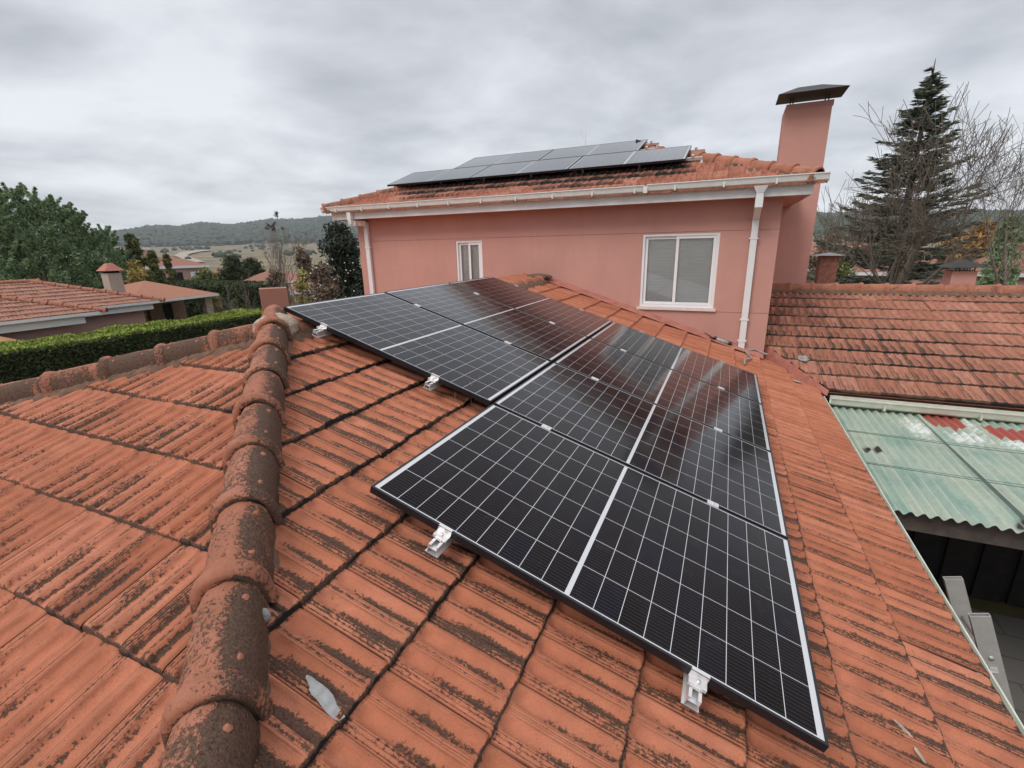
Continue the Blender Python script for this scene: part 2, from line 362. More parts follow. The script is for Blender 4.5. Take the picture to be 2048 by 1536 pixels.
def cap_mesh(L=0.40, seed=0):
    """one ridge/hip tile: local x runs down, y across, z up; collar at the lower (x = L) end"""
    sec = [(-0.100, -0.075), (-0.096, -0.03), (-0.090, 0.005), (-0.076, 0.036), (-0.054, 0.058), (-0.026, 0.071), (-0.004, 0.0765), (0.004, 0.0765), (0.036, 0.068), (0.062, 0.050), (0.082, 0.022), (0.092, -0.02), (0.098, -0.075)]
    xs = [0, .02, .05, .1, .16, .22, .28, .315, .33, .338, .345, .355, .368, .382, .394, .40, .401, .401]
    ex = [-.006, -.005, -.003, 0, 0, 0, 0, 0, 0, .006, .012, .018, .020, .018, .011, .002, -.012, -.02]
    n = len(sec); V = []; li = []; uv = []
    for x, e in zip(xs, ex):
        tp = 0.985 + 0.035 * x / L - .02 * (x < .03)
        for i, (y, z) in enumerate(sec):
            f = 1 + e / 0.1
            V.append((x, y * tp * f + .002 * math.sin(x * 31), (z + 0.0) * (tp if z > 0 else 1) * f))
            side = .72 if y > 0.004 else 0.30
            col = 0.6 if x > 0.335 else 1.0
            if x > 0.4: col = 1.6
            if 0.03 < x < .07: col = .6
            if abs(y) > .094: side = 1.0
            li.append(side * col); uv.append((y * 5, x * 2.8))
    Fq = [(a * n + b, a * n + b + 1, (a + 1) * n + b + 1, (a + 1) * n + b) for a in range(len(xs) - 1) for b in range(n - 1)]
    V = np.array(V); li = np.array(li); uv = np.array(uv)
    # clay nubs
    for (nx, ny) in ((0.10, 0.055), (0.295, 0.058), (0.30, -0.02), (0.11, -0.07)):
        zt = np.interp(ny, [s[0] for s in sec], [s[1] for s in sec])
        b0 = len(V); ring = []
        for rr, hh in ((0.011, -0.004), (0.009, 0.005), (0.004, 0.008)):
            for k in range(6): ring.append((nx + rr * math.cos(k * 1.047), ny + rr * math.sin(k * 1.047), zt + hh))
        V = np.vstack([V, ring]); li = np.append(li, [0.0] * 18); uv = np.vstack([uv, [(0.3, 0.3)] * 18])
        for a in range(2):
            for k in range(6): Fq.append((b0 + a * 6 + k, b0 + a * 6 + (k + 1) % 6, b0 + (a + 1) * 6 + (k + 1) % 6, b0 + (a + 1) * 6 + k))
        Fq.append((b0 + 12, b0 + 13, b0 + 14, b0 + 15)); Fq.append((b0 + 12, b0 + 15, b0 + 16, b0 + 17))
    return V, np.array(Fq), li, uv
def ridge_caps(parent, p0, p1, spacing, start=0.0, m=None, scale=1.0, lichmul=1.0, label=None, flip=1, seed=3, lo=0.03, n_=None):
    """copies of a cap tile from p0 (top) to p1 (bottom), each a sub-part"""
    p0, p1 = np.array(p0, float), np.array(p1, float); d = p1 - p0; Ld = np.linalg.norm(d); d /= Ld
    V, Fq, li, uv = cap_mesh()
    r = np.random.RandomState(seed)
    y = np.cross([0, 0, 1.], d); y /= np.linalg.norm(y); z = np.cross(d, y)
    if flip < 0: V = V * np.array([1, -1, 1]); Fq = Fq[:, ::-1]
    proto = None; base = np.array(parent.location); q = parent.parent
    while q is not None: base = base + np.array(q.location); q = q.parent
    s = start; out = []
    protos = []
    for v_ in range(3):
        VJ = V * scale + r.normal(0, 0.0012, V.shape)
        ob = np_mesh('ridge_tile', VJ, Fq, m or m_cap, None, {'lich_shade': li * lichmul * (0.85 + 0.3 * v_), 'tid': np.full(len(V), 0.2 + 0.3 * v_)}, uv, smooth=True)
        protos.append(ob)
    cnt = 0
    while s < Ld - 0.05:
        ob = protos[cnt] if cnt < 3 else protos[cnt % 3].copy()
        if cnt >= 3: C.objects.link(ob)
        P_ = p0 + d * (s + spacing - 0.40 * scale) + z * lo
        wob = r.normal(0, 0.006, 2)
        Mx = Matrix([[d[i], y[i], z[i], P_[i] - base[i]] for i in range(3)] + [[0, 0, 0, 1]]) @ Matrix.Rotation(-0.03 + r.normal(0, .01), 4, 'Y') @ Matrix.Rotation(r.normal(0, 0.02), 4, 'Z')
        ob.parent = parent; ob.matrix_basis = Mx
        if label: ob['label'] = label
        s += spacing; cnt += 1
    for k in range(cnt, 3): bpy.data.objects.remove(protos[k])
def mortar_strip(name, parent, p0, p1, width, height, m, seed=5, nx_per=30, off=0.0):
    p0, p1 = np.array(p0, float), np.array(p1, float); d = p1 - p0; Ld = np.linalg.norm(d); d /= Ld
    y = np.cross([0, 0, 1.], d); y /= np.linalg.norm(y)
    nx = int(Ld * nx_per) + 2; ny = 15; r = np.random.RandomState(seed)
    S, W = np.meshgrid(np.linspace(0, Ld, nx), np.linspace(-1, 1, ny), indexing='ij')
    wv = width * (1 + 0.18 * np.interp(S.ravel(), np.linspace(0, Ld, int(Ld * 9) + 2), r.uniform(-1, 1, int(Ld * 9) + 2)).reshape(S.shape))
    hgt = height * (1 - np.abs(W) ** 2.2) - 0.5 * (np.abs(W) > 0.99) * 0.06 + r.normal(0, 0.004, S.shape) - abs(off) * 0
    P_ = p0 + S[..., None] * d + (W * wv)[..., None] * y; P_[..., 2] += hgt - 0.228 * 1.0 * np.abs(W * wv) * (1 if off == 0 else off)
    idx = np.arange(nx * ny).reshape(nx, ny)
    q = np.stack([idx[:-1, :-1], idx[1:, :-1], idx[1:, 1:], idx[:-1, 1:]], -1).reshape(-1, 4)
    return np_mesh(name, P_.reshape(-1, 3), q, m, parent, smooth=True)

GZ = -4.2
# ================================================================== the house
house = thing('house', (0, 6.45, GZ), 'pink rendered two storey house with low tiled wings, seen from its own roof', 'house')

# ---- front wall of the tall part, with window openings and two shadow grooves
WY, XL, XR, WT = 6.45, -3.87, 3.55, 1.02
W1 = (1.70, 2.80, -0.575, 0.53); W2 = (-1.64, -1.10, -0.75, 0.512)
def wall_front(b, xs, zs, holes, y):
    for i in range(len(xs) - 1):
        for j in range(len(zs) - 1):
            xa, xb, za, zb = xs[i], xs[i + 1], zs[j], zs[j + 1]
            if any(xa >= h[0] - 1e-6 and xb <= h[1] + 1e-6 and za >= h[2] - 1e-6 and zb <= h[3] + 1e-6 for h in holes): continue
            b.add([(xa, y, za), (xb, y, za), (xb, y, zb), (xa, y, zb)], [(0, 1, 2, 3)])
b = MB()
grooves = [(0.543, 0.549), (-0.628, -0.622)]
zs_bands = [(-2.2, -0.628), (-0.622, 0.543), (0.549, WT)]
for za, zb in zs_bands:
    hs = [h for h in (W1, W2)]
    zs = sorted({za, zb} | {z for h in hs for z in h[2:] if za < z < zb})
    xs = sorted({XL, XR} | {x for h in hs for x in h[:2]})
    wall_front(b, xs, zs, hs, WY)
for za, zb in grooves:
    for (xa, xb) in ((XL, XR),):
        b.add([(xa, WY, za), (xb, WY, za), (xb, WY + .012, za), (xa, WY + .012, za), (xa, WY, zb), (xb, WY, zb), (xb, WY + .012, zb), (xa, WY + .012, zb)], [(0, 1, 2, 3), (3, 2, 6, 7), (7, 6, 5, 4)])
for x0, x1, z0, z1 in (W1, W2):       # reveals
    yb = WY + 0.14
    b.add([(x0, WY, z0), (x1, WY, z0), (x1, WY, z1), (x0, WY, z1), (x0, yb, z0), (x1, yb, z0), (x1, yb, z1), (x0, yb, z1)], [(0, 1, 5, 4), (1, 2, 6, 5), (2, 3, 7, 6), (3, 0, 4, 7)])
yb = WY + 0.14
b.box(XL, XR, yb, 11.6, GZ, WT)
b.add([(XL, WY, -2.2), (XL, yb, -2.2), (XL, yb, WT), (XL, WY, WT)], [(0, 1, 2, 3)]); b.add([(XR, WY, -2.2), (XR, yb, -2.2), (XR, yb, WT), (XR, WY, WT)], [(0, 1, 2, 3)])
b.build('wall', m_wall, house)['label'] = 'pink rendered wall with thin shadow grooves'

# ---- windows
def window(x0, x1, z0, z1, ratio, label, sill=True):
    f = MB(); y0, y1 = WY + 0.012, WY + 0.075; t = 0.038
    f.box(x0 - .012, x0 + t, y0, y1, z0, z1 + .012).box(x1 - t, x1 + .012, y0, y1, z0, z1 + .012).box(x0 + t, x1 - t, y0, y1, z1 - t, z1 + .012).box(x0 + t, x1 - t, y0, y1, z0, z0 + t)
    win = f.build('window', m_pvc, house); win['label'] = label
    xm = x0 + (x1 - x0) * ratio; s = 0.042
    for a, c_, ya in ((x0 + t + .002, xm + s / 2, y0 + .030), (xm - s / 2, x1 - t - .002, y0 + .010)):
        g = MB(); yb_ = ya + .026
        g.box(a, a + s, ya, yb_, z0 + t + .002, z1 - t - .002).box(c_ - s, c_, ya, yb_, z0 + t + .002, z1 - t - .002).box(a + s, c_ - s, ya + .001, yb_, z1 - t - s, z1 - t - .003).box(a + s, c_ - s, ya + .001, yb_, z0 + t + .003, z0 + t + s)
        g.build('sash', m_pvc, win)
        p = MB().box(a + s - .004, c_ - s + .004, ya + .012, ya + .016, z0 + t + s - .004, z1 - t - s + .004).build('pane', m_glass, win)
    sh = MB(); zz = z0 + .02; 
    while zz < z1 - .01:
        h_ = 0.046; sh.extrude([(-.002, 0), (-0.0045, .006), (-0.005, .023), (-0.0045, .040), (-.002, .046)], (x0 + .01, WY + .098, zz), (0, 1, 0), (0, 0, 1), (x1 - x0 - .02, 0, 0), close=False)
        zz += h_
    sh.build('roller_shutter', m_shutter, win)
    MB().box(x0, x1, WY + .102, WY + .108, z0, z1).build('shutter_backing', m_dark, win)
    if sill:
        sb = MB().box(x0 - .035, x1 + .035, WY - .035, WY + .014, z0 - .042, z0 - .001)
        sb.build('sill', m_sill, win)
m_glass, t_, b_ = mat('window_glass')
b_.inputs['Base Color'].default_value = (1, 1, 1, 1); b_.inputs['Roughness'].default_value = 0.02; b_.inputs['IOR'].default_value = 1.5
tr = nd(t_, 'ShaderNodeBsdfTransparent'); gl = nd(t_, 'ShaderNodeBsdfGlossy', inp={'Roughness': 0.02}); fr = nd(t_, 'ShaderNodeFresnel', inp={'IOR': 1.5})
mx = nd(t_, 'ShaderNodeMixShader'); t_.links.new(mathn(t_, 'MULTIPLY', fr.outputs[0], 1.5, clamp=True), mx.inputs[0]); t_.links.new(tr.outputs[0], mx.inputs[1]); t_.links.new(gl.outputs[0], mx.inputs[2])
t_.links.new(mx.outputs[0], t_.nodes['Material Output'].inputs[0])
m_shutter = simple('shutter_grey', (0.93, 0.94, 0.90), 0.6, 0.05, 4)
window(*W1, 0.47, 'large sliding window with closed roller shutter')
window(*W2, 0.5, 'narrow window half hidden by the panels')

# ---- eaves: soffit, fascia, gutter, downpipes
O = 0.33; FX0, FX1, FY = XL - 0.32, 3.845, WY - O; FZ0, FZ1 = 0.952, 1.13
fa = MB().box(FX0, FX1, FY, FY + .025, FZ0, FZ1).box(FX0, FX0 + .025, FY + .025, 11.9, FZ0, FZ1).box(FX1 - .025, FX1, FY + .025, 11.9, FZ0, FZ1)
fa.build('fascia', m_white, house)
MB().box(FX0 + .025, FX1 - .025, FY + .025, 11.9, FZ0 + .012, FZ0 + .06).build('soffit', m_wall, house)
def gutter(name, p0, axis, length, r=0.055, m=m_gutter, out=(0, -1, 0), brackets=0.62, parent=house, jw=None):
    out = np.array(out, float); prof = [(0.0, 0.05), (0.0, -0.028), (0.03, -0.05), (0.075, -0.05), (0.10, -0.03), (0.108, 0.0), (0.118, 0.035), (0.128, 0.038), (0.128, 0.05), (0.112, 0.05), (0.105, 0.01), (0.09, -0.035), (0.035, -0.04), (0.006, -0.02), (0.006, 0.05)]
    g = MB(); s = r / 0.055; L = np.array(axis, float) * length
    g.extrude([(a * s, b_ * s) for a, b_ in prof], p0, out, (0, 0, 1), L)
    ob = g.build(name, m, parent)
    k = brackets * .6
    while k < length:
        q = np.array(p0, float) + np.array(axis, float) * k; bb = MB()
        bb.obox(q + out * (-.004) + np.array([0, 0, -.056 * s]), np.array(axis, float) * .022, out * .11 * s, (0, 0, .008)).obox(q + out * .112 * s + np.array([0, 0, -.05 * s]), np.array(axis, float) * .022, out * .02, (0, 0, .055 * s))
        bb.build('gutter_bracket', m, ob); k += brackets
    return ob
g1 = gutter('gutter', (-4.34, FY - .004, 1.135), (1, 0, 0), 6.02 + 0.08)
g2 = gutter('gutter', (1.79, FY - .004, 1.142), (1, 0, 0), 2.20)
MB().box(1.745, 1.80, FY - .135, FY - .001, 1.078, 1.165).build('gutter_joint', m_gutter, g2)
def downpipe(x, ztop, zbot, elbow, label):
    p = MB(); wd, dp = 0.085, 0.055; y1 = WY - .012; y0 = y1 - dp
    if elbow:       # left one: funnel at the gutter, horizontal run back to the wall
        p.box(x - .12, x - .03, FY - .085, FY - .01, .94, 1.10); p.obox((x - .115, FY - .08, .86), (.08, 0, 0), (0, .07, 0), (0, 0, .1))
        p.obox((x - .115, FY - .08, .83), (.17, .30, 0), (0.03, -.03, 0), (0, 0, .09)); p.obox((x - .09, FY - .02, .83), (.1, .0, 0), (0, .28, 0), (0, 0, .09))
        p.box(x - .045, x + .045, y0, y1, zbot, .90)
    else:
        p.add([(x - .085, FY - .10, 1.085), (x + .085, FY - .10, 1.085), (x + .085, FY - .01, 1.085), (x - .085, FY - .01, 1.085), (x - .045, FY - .075, 1.00), (x + .045, FY - .075, 1.00), (x + .045, FY - .015, 1.00), (x - .045, FY - .015, 1.00)],
              [(0, 1, 5, 4), (1, 2, 6, 5), (2, 3, 7, 6), (3, 0, 4, 7), (0, 3, 2, 1)])
        p.box(x - .043, x + .043, FY - .072, FY - .016, .90, 1.0)
        p.obox((x - .047, FY - .078, .82), (.094, 0, 0), (0, .066, 0), (0, 0, .12)); p.obox((x - .043, FY - .075, .84), (.086, 0, 0), (0, .06, 0), (0, O - .02, -.16)) 
        p.obox((x - .043, FY - .075, .84), (.086, 0, 0), (0, O - .0, -.155), (0, .04, .06))
        p.box(x - wd / 2, x + wd / 2, y0, y1, zbot, .74)
    ob = p.build('downpipe', m_white, house); ob['label'] = label
    for z in (0.42, -0.73, zbot + .12):
        if z > zbot: MB().box(x - .062, x + .062, y0 - .006, y1 + .012, z, z + .018).build('pipe_clip', m_white, ob)
downpipe(-3.62, 1.1, -1.4, True, 'downpipe at the left end of the house wall')
downpipe(3.24, 1.1, -1.165, False, 'downpipe at the right end of the house wall')

# ---- upper roof of the tall part
TU = 0.36
ZU = 1.13; EY = FY - 0.06; EX0, EX1 = FX0 - .05, FX1 + .05; RY = 9.05
def up_plane(x, y): return ZU + TU * (y - EY)
upper = MB()
e = [(EX0, EY, ZU - .03), (EX1, EY, ZU - .03), (EX1, 12.06, ZU - .03), (EX0, 12.06, ZU - .03)]
zt = ZU - .03 + TU * (RY - EY); hx = RY - EY
ra, rb = (EX0 + hx, RY, zt), (EX1 - hx, RY, zt)
upper.add(e + [ra, rb], [(0, 1, 5, 4), (1, 2, 5), (2, 3, 4, 5), (3, 0, 4), (3, 2, 1, 0)])
uroof = upper.build('upper_roof', m_deck, house); uroof['label'] = 'hipped clay tile roof of the tall part'
lipsU = [0.0 - i * 0.335 for i in range(10)]
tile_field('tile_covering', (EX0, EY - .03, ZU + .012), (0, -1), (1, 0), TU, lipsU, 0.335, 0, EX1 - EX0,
           lambda X, Y: (X - EX0 > (Y - EY) - .02) & (EX1 - X > (Y - EY) - .02), uroof, m_tile2, lambda x, y: 0.12 + 1.3 * sstep(6.25, 6.75, y + .12 * np.sin(x * 2.3)) * sstep(-3.3, -2.4, x) * (1 - sstep(2.0, 2.5, x)), nu=25, fine=False, seed=4, up=1.9, amp=2.4, lipdrop=.06)  # dark band below the panels: their shadow painted in, together with stains
tile_field('tile_covering', (EX1 + .03, EY, ZU + .012), (1, 0), (0, 1), TU, lipsU, 0.335, 0, 5.9,
           lambda X, Y: (Y - EY > (EX1 - X) - .02) & (12.06 - Y > (EX1 - X) - .02), uroof, m_tile2, lambda x, y: 0.35 + 0 * x, nu=13, fine=False, seed=5, up=1.5)
zc0 = ZU + .0
ridge_caps(uroof, (ra[0], RY, zt + .03), (EX0 - .03, EY - .03, ZU + .0), .36, 0.1, scale=0.95, lichmul=.55, seed=6, lo=.03)
ridge_caps(uroof, (rb[0], RY, zt + .03), (EX1 - .10, EY + .10, ZU + .036), .36, 0.02, scale=1.0, lichmul=.5, seed=7, lo=.03)
ridge_caps(uroof, (ra[0] - .1, RY, zt + .03), (rb[0] + .1, RY, zt + .03), .36, 0, scale=0.95, lichmul=.5, seed=8, lo=.03)
mortar_strip('hip_mortar', uroof, (rb[0], RY, zt + .04), (EX1, EY, ZU + .01), .15, .028, m_mortar, 3)
mortar_strip('hip_mortar', uroof, (ra[0], RY, zt + .04), (EX0, EY, ZU + .01), .14, .025, m_mortar, 4)

# ---- chimney with metal cowl
ch = MB(); CX0, CX1, CY0, CY1 = 3.565, 4.245, 8.68, 9.15
ch.box(CX0, CX1, CY0, CY1, -1.2, 2.50); ch.box(CX0 + .02, CX1 + .02, CY0 + .02, CY1 - .02, 2.50, 2.58)
chim = ch.build('chimney', m_wall, house); chim['label'] = 'tall pink chimney with dark metal cowl'
cw = MB(); X0, X1, Y0, Y1, Z0 = 3.43, 4.40, 8.33, 9.02, 2.665
ap = [(3.72, 8.62, 2.80), (4.06, 8.62, 2.80), (4.06, 8.8, 2.80), (3.72, 8.8, 2.80)]
cw.add([(X0, Y0, Z0), (X1, Y0, Z0), (X1, Y1, Z0), (X0, Y1, Z0)] + ap, [(3, 2, 1, 0), (0, 1, 5, 4), (1, 2, 6, 5), (2, 3, 7, 6), (3, 0, 4, 7), (4, 5, 6, 7)])
cw.build('cowl', m_metal_dark, chim)
for x in (3.63, 3.67, 4.13, 4.18):
    MB().box(x, x + .018, 8.74, 8.76, 2.56, 2.668).build('cowl_leg', m_metal_dark, chim)

# ---- low wing (R1): ridge X=0.08, hips to both corners, eave at X=4.17
RX, AY = 0.08, 0.97; ZR = -0.15 - T * RX
ZE = -0.15 - T * 4.17
lb = MB()
dk = 0.035
def p1(x): return -0.15 - T * x - dk
hx1 = 4.17 - RX
HS = 0.81                      # the hip on the left runs at a flatter plan angle
hxl = hx1 / HS
cFR, cFL = (4.17, AY - hx1, p1(4.17)), (RX - hxl, AY - hx1, p1(4.17)); apx = (RX, AY, p1(RX)); rE = (RX, WY, p1(RX)); eR = (4.17, WY, p1(4.17)); eL = (RX - hxl, WY, p1(4.17))
eR2 = (4.17, 7.2, p1(4.17)); wR = (3.555, 7.2, p1(3.555)); wRa = (3.555, WY, p1(3.555))
lb.add([cFR, cFL, apx, rE, eR, eL, wRa, wR, eR2], [(0, 4, 6, 3, 2), (1, 0, 2), (5, 1, 2, 3), (6, 4, 8, 7)])
low = lb.build('low_roof', m_deck, house); low['label'] = 'low hipped roof of weathered clay tiles carrying the solar panels'
MB().box(RX - hx1 + .3, 3.9, AY - hx1 + .3, WY - .01, GZ, -1.62).build('wing_wall', m_wall, house)
lipsR1 = [4.175 - i * 0.341 for i in range(13)]
def lichR1(X, Y):
    near = 1.0 - sstep(1.6, 4.6, Y); hipd = np.clip(1 - (X + Y - 1.05) / 1.2, 0, 1)
    return 0.28 + 0.62 * near + 0.3 * hipd + 0.1 * sstep(2.6, 3.4, X) * near - 0.15 * sstep(4.0, 5.5, Y)
def maskR1(X, Y): return (X + Y > 1.05) & ((Y < WY - .004) | ((X > 3.56) & (Y < 7.2)))
tile_field('tile_covering', (0, 0, -0.15 + .0), (1, 0), (0, 1), T, lipsR1, 0.341, -3.2 + .02, 7.3, maskR1, low, m_tile, lichR1, nu=41, seed=21, lw=.085, amp=1.15)
lipsHE = [0.815 + 0.05 - (i) * 0.3265 - 0.0 for i in range(14)]
HEY = [0.866, 0.517, 0.183, -0.15, -0.481, -0.81, -1.14, -1.47, -1.8, -2.13, -2.46, -2.79, -3.12]
tile_field('tile_covering', (0, 0, -0.489), (0, -1), (1, 0), T, [-y for y in HEY], 0.333, -5.0 - .035, 4.2, lambda X, Y: (X + Y < 1.05) & (X > RX + (Y - AY) / HS) , low, m_tile, lambda x, y: 0.60 + 0.30 * np.clip(1 - (1.05 - x - y) / 1.0, 0, 1), nu=41, seed=22, lw=.042, amp=1.25)
tile_field('tile_covering', (0, 0, ZR - T * HS * RX), (-1, 0), (0, 1), T * HS, [-RX + l for l in [.3 + .34 * i for i in range(15)]], 0.341, -3.2, WY, lambda X, Y: (X < RX + (Y - AY) / HS) & (X < RX), low, m_tile, nu=9, fine=False, seed=23)
# mortar then caps
LH = (4.17, AY - hx1)
zt1 = ZR
mortar_strip('hip_mortar', low, (RX, AY, zt1 + .012), (LH[0], LH[1], ZE + .012), .108, .026, m_mortar, 31, 60)
mortar_strip('hip_mortar', low, (RX, AY, zt1 + .012), (RX - hxl, LH[1], ZE + .012), .128, .03, m_mortar, 32, 60)
mortar_strip('ridge_mortar', low, (RX, AY, zt1 + .012), (RX, WY - .02, zt1 + .012), .17, .03, m_mortar, 33, 40)
ridge_caps(low, (RX, AY, zt1), (LH[0], LH[1], ZE), .361, 0.06 - .36 + .06, lichmul=1.15, seed=34, lo=.058)
ridge_caps(low, (RX, AY, zt1), (RX - hxl, LH[1], ZE), .335, 0.057, lichmul=1.1, seed=35, lo=.042, scale=.88)
ridge_caps(low, (RX, AY + .2, zt1), (RX, WY - .05, zt1), .36, 0, lichmul=.8, seed=36, lo=-.012)
# lump of mortar where the three ridges meet
def lump(name, c, r, m, parent, seed=1, n=14, sq=0.6, amp=.12):
    rr = np.random.RandomState(seed); bm = bmesh.new(); bmesh.ops.create_icosphere(bm, subdivisions=3, radius=1)
    for v in bm.verts:
        k = 1 + rr.normal(0, amp * .35); v.co = Vector((c[0] + v.co.x * r[0] * k, c[1] + v.co.y * r[1] * k, c[2] + v.co.z * r[2] * k))
    mb = MB(); mb.add([tuple(v.co) for v in bm.verts], [tuple(v.index for v in f.verts) for f in bm.faces], False); bm.free()
    return mb.build(name, m, parent)
m_lump = simple('pale_mortar', (0.36, 0.29, 0.22), 0.95, 0.5, 40, 0.9, bscale=70)
lump('mortar_lump', (RX, AY + .02, zt1 + .045), (.15, .15, .10), m_lump, low, 3)
lump('mortar_lump', (1.765, -.59, -.675), (.024, .018, .024), m_cement, low, 4)
# wall flashing of red mortar where the low roof meets the tall wall
fl = MB()
xs_ = np.linspace(-.25, 3.55, 60)
for i in range(59):
    a, c_ = xs_[i], xs_[i + 1]; j0, j1 = rnd.uniform(.03, .05), rnd.uniform(.03, .05)
    f0 = lambda x, j: [(x, WY - .11 - j, -0.15 - T * abs(x - RX) - T * RX + .028), (x, WY - .004, -0.15 - T * abs(x - RX) - T * RX + .085)]
    fl.add(f0(a, .04) + f0(c_, .04), [(0, 2, 3, 1)], True)
fl.build('wall_flashing', m_redmortar, low)
rm = lump('mortar_lump', (0.02, WY - .13, ZR + .06), (.25, .10, .055), m_mortar, low, 9)

# cement smears on the tiles
def smear(name, c, lx, ly, ang, m, parent, seed=1, h=.004, slope=(-T, 0)):
    r = np.random.RandomState(seed); mb = MB(); n = 22; pts = []
    for k in range(n):
        t = 2 * math.pi * k / n; rr = 1 + .16 * math.sin(2 * t + seed) + .10 * math.sin(5 * t + seed * 2) + r.uniform(-.05, .05)
        dx = math.cos(t) * lx * rr; dy = math.sin(t) * ly * rr
        x = dx * math.cos(ang) - dy * math.sin(ang); y = dx * math.sin(ang) + dy * math.cos(ang)
        pts.append((c[0] + x, c[1] + y, c[2] + slope[0] * x + slope[1] * y))
    inner = [((p[0] - c[0]) * .7 + c[0], (p[1] - c[1]) * .7 + c[1], (p[2] - c[2]) * .7 + c[2] + h) for p in pts]
    mb.add(pts + inner + [(c[0], c[1], c[2] + h)], [(i, (i + 1) % n, n + (i + 1) % n, n + i) for i in range(n)] + [(n + i, n + (i + 1) % n, 2 * n) for i in range(n)], True)
    return mb.build(name, m, parent)
def r1z(x): return -0.15 - T * x
smear('cement_patch', (2.055, -.655, r1z(2.055) + .021), .075, .020, -.15, m_cement, low, 3)
smear('cement_patch', (3.92, 5.62, r1z(3.92) + .028), .07, .03, .4, m_cement, low, 5)
smear('cement_patch', (3.70, .40, r1z(3.7) + .014), .035, .009, 2.3, m_lump, low, 6); smear('cement_patch', (3.725, .32, r1z(3.725) + .014), .025, .009, 1.9, m_lump, low, 7)
# eave gutter of the low wing
gutter('gutter', (4.165, 5.50, -1.545), (0, -1, 0), 8.6, r=0.026, m=m_gutold, out=(1, 0, 0), brackets=.72)

# ---- side wing (R2): ridge along X
ZE2 = -1.475; EY2 = 5.58; RY2 = 8.70
def p2(y): return ZE2 + T * (y - EY2)
sb = MB()
x_end = 14.0
pr = [(3.60, 6.60), (4.26, 5.60), (x_end, 5.60), (x_end, RY2), (3.56, RY2)]
sb.add([(x, y, p2(y) - .035) for x, y in pr], [(0, 1, 2, 3, 4)])
sb.add([(3.56, RY2, p2(RY2) - .035), (x_end, RY2, p2(RY2) - .035), (x_end, 12.0, p2(RY2) - .035 - T * 3.3), (3.56, 12.0, p2(RY2) - .035 - T * 3.3)], [(0, 1, 2, 3)])
side = sb.build('side_roof', m_deck, house); side['label'] = 'low clay tile roof to the right of the chimney'
MB().box(4.35, x_end - .3, 6.0, 11.6, GZ, -1.62).build('wing_wall', m_wall, house)
lipsR2 = [-(5.605 + i * .338) for i in range(10)]
tile_field('tile_covering', (0, 0, p2(0)), (0, -1), (1, 0), T, lipsR2, 0.338, 3.58, x_end - .1,
           lambda X, Y: (X > 3.575) & (Y < RY2) & ((Y > 6.62) | (X > 3.60 + (6.60 - Y) * .66)), side, m_tile_s,
           lambda x, y: 0.55 + 0.35 * (1 - sstep(6.6, 7.6, y)) + .25 * np.sin(x * 1.3 + y * 2) * np.sin(x * .37), nu=25, seed=41, up=1.15, amp=1.6)
ridge_caps(side, (3.62, RY2, p2(RY2) + .0), (12.6, RY2, p2(RY2) + .0), .36, .05, lichmul=.35, seed=42, lo=.03, flip=-1)
mortar_strip('ridge_mortar', side, (3.6, RY2, p2(RY2) + .012), (12.5, RY2, p2(RY2) + .012), .16, .03, m_mortar, 43, 30)
vm = MB(); vx = [(3.56, 6.66), (3.60, 6.60), (3.93, 6.10), (4.28, 5.57)]      # raked mortar face over the valley
for i in range(3):
    a, c_ = vx[i], vx[i + 1]
    vm.add([(a[0], a[1], p2(a[1]) + .012), (c_[0], c_[1], p2(c_[1]) + .012), (c_[0] - .02, c_[1] - .03, r1z(c_[0]) + .0), (a[0] - .02, a[1] - .03, r1z(a[0]) + .0)], [(0, 1, 2, 3)])
vm.build('valley_mortar', m_redmortar, side)
gutter('gutter', (4.30, 5.565, -1.575), (1, 0, 0), 8.5, r=0.058, m=m_gutold, out=(0, -1, 0), brackets=.9)
smear('cement_patch', (4.05, 6.30, p2(6.30) + .022), .06, .09, .3, m_cement, side, 8, slope=(0, T))
# small chimney behind the ridge of the side wing
c2 = MB().box(6.30, 6.62, 8.80, 9.15, -1.0, -.145); sc = c2.build('chimney', m_wall, house); sc['label'] = 'small pink chimney with a pyramid cowl behind the side roof ridge'
k = MB(); k.add([(6.20, 8.68, -.085), (6.72, 8.68, -.085), (6.72, 9.26, -.085), (6.20, 9.26, -.085), (6.45, 8.95, .045)], [(3, 2, 1, 0), (0, 1, 4), (1, 2, 4), (2, 3, 4), (3, 0, 4)])
k.build('cowl', m_metal_dark, sc)
for x in (6.33, 6.38, 6.51, 6.57): MB().box(x, x + .012, 8.80, 8.815, -.15, -.08).build('cowl_leg', m_metal_dark, sc)
# rear wing with a small hip and brick chimney seen past the tall chimney
rw = MB(); zz_ = -.42
rw.add([(4.2, 9.9, zz_ - .25), (6.0, 9.9, zz_ - .45), (6.4, 13, zz_ - .5), (4.0, 13, zz_ - .1), (4.35, 10.6, zz_ + .03)], [(0, 1, 4), (1, 2, 4), (2, 3, 4), (3, 0, 4)])
rwo = rw.build('rear_roof', m_tile2, house)
c3 = MB().box(4.66, 4.98, 10.4, 10.75, -1.6, .07); bc = c3.build('chimney', simple('old_brick', (.30, .13, .09), .9, .4, 18, .6), house); bc['label'] = 'short brick chimney with a pale slab'
MB().add([(4.56, 10.3, .08), (5.08, 10.3, .08), (5.08, 10.85, .08), (4.56, 10.85, .08), (4.82, 10.57, .14)], [(3, 2, 1, 0), (0, 1, 4), (1, 2, 4), (2, 3, 4), (3, 0, 4)]).build('slab', m_cement, bc)

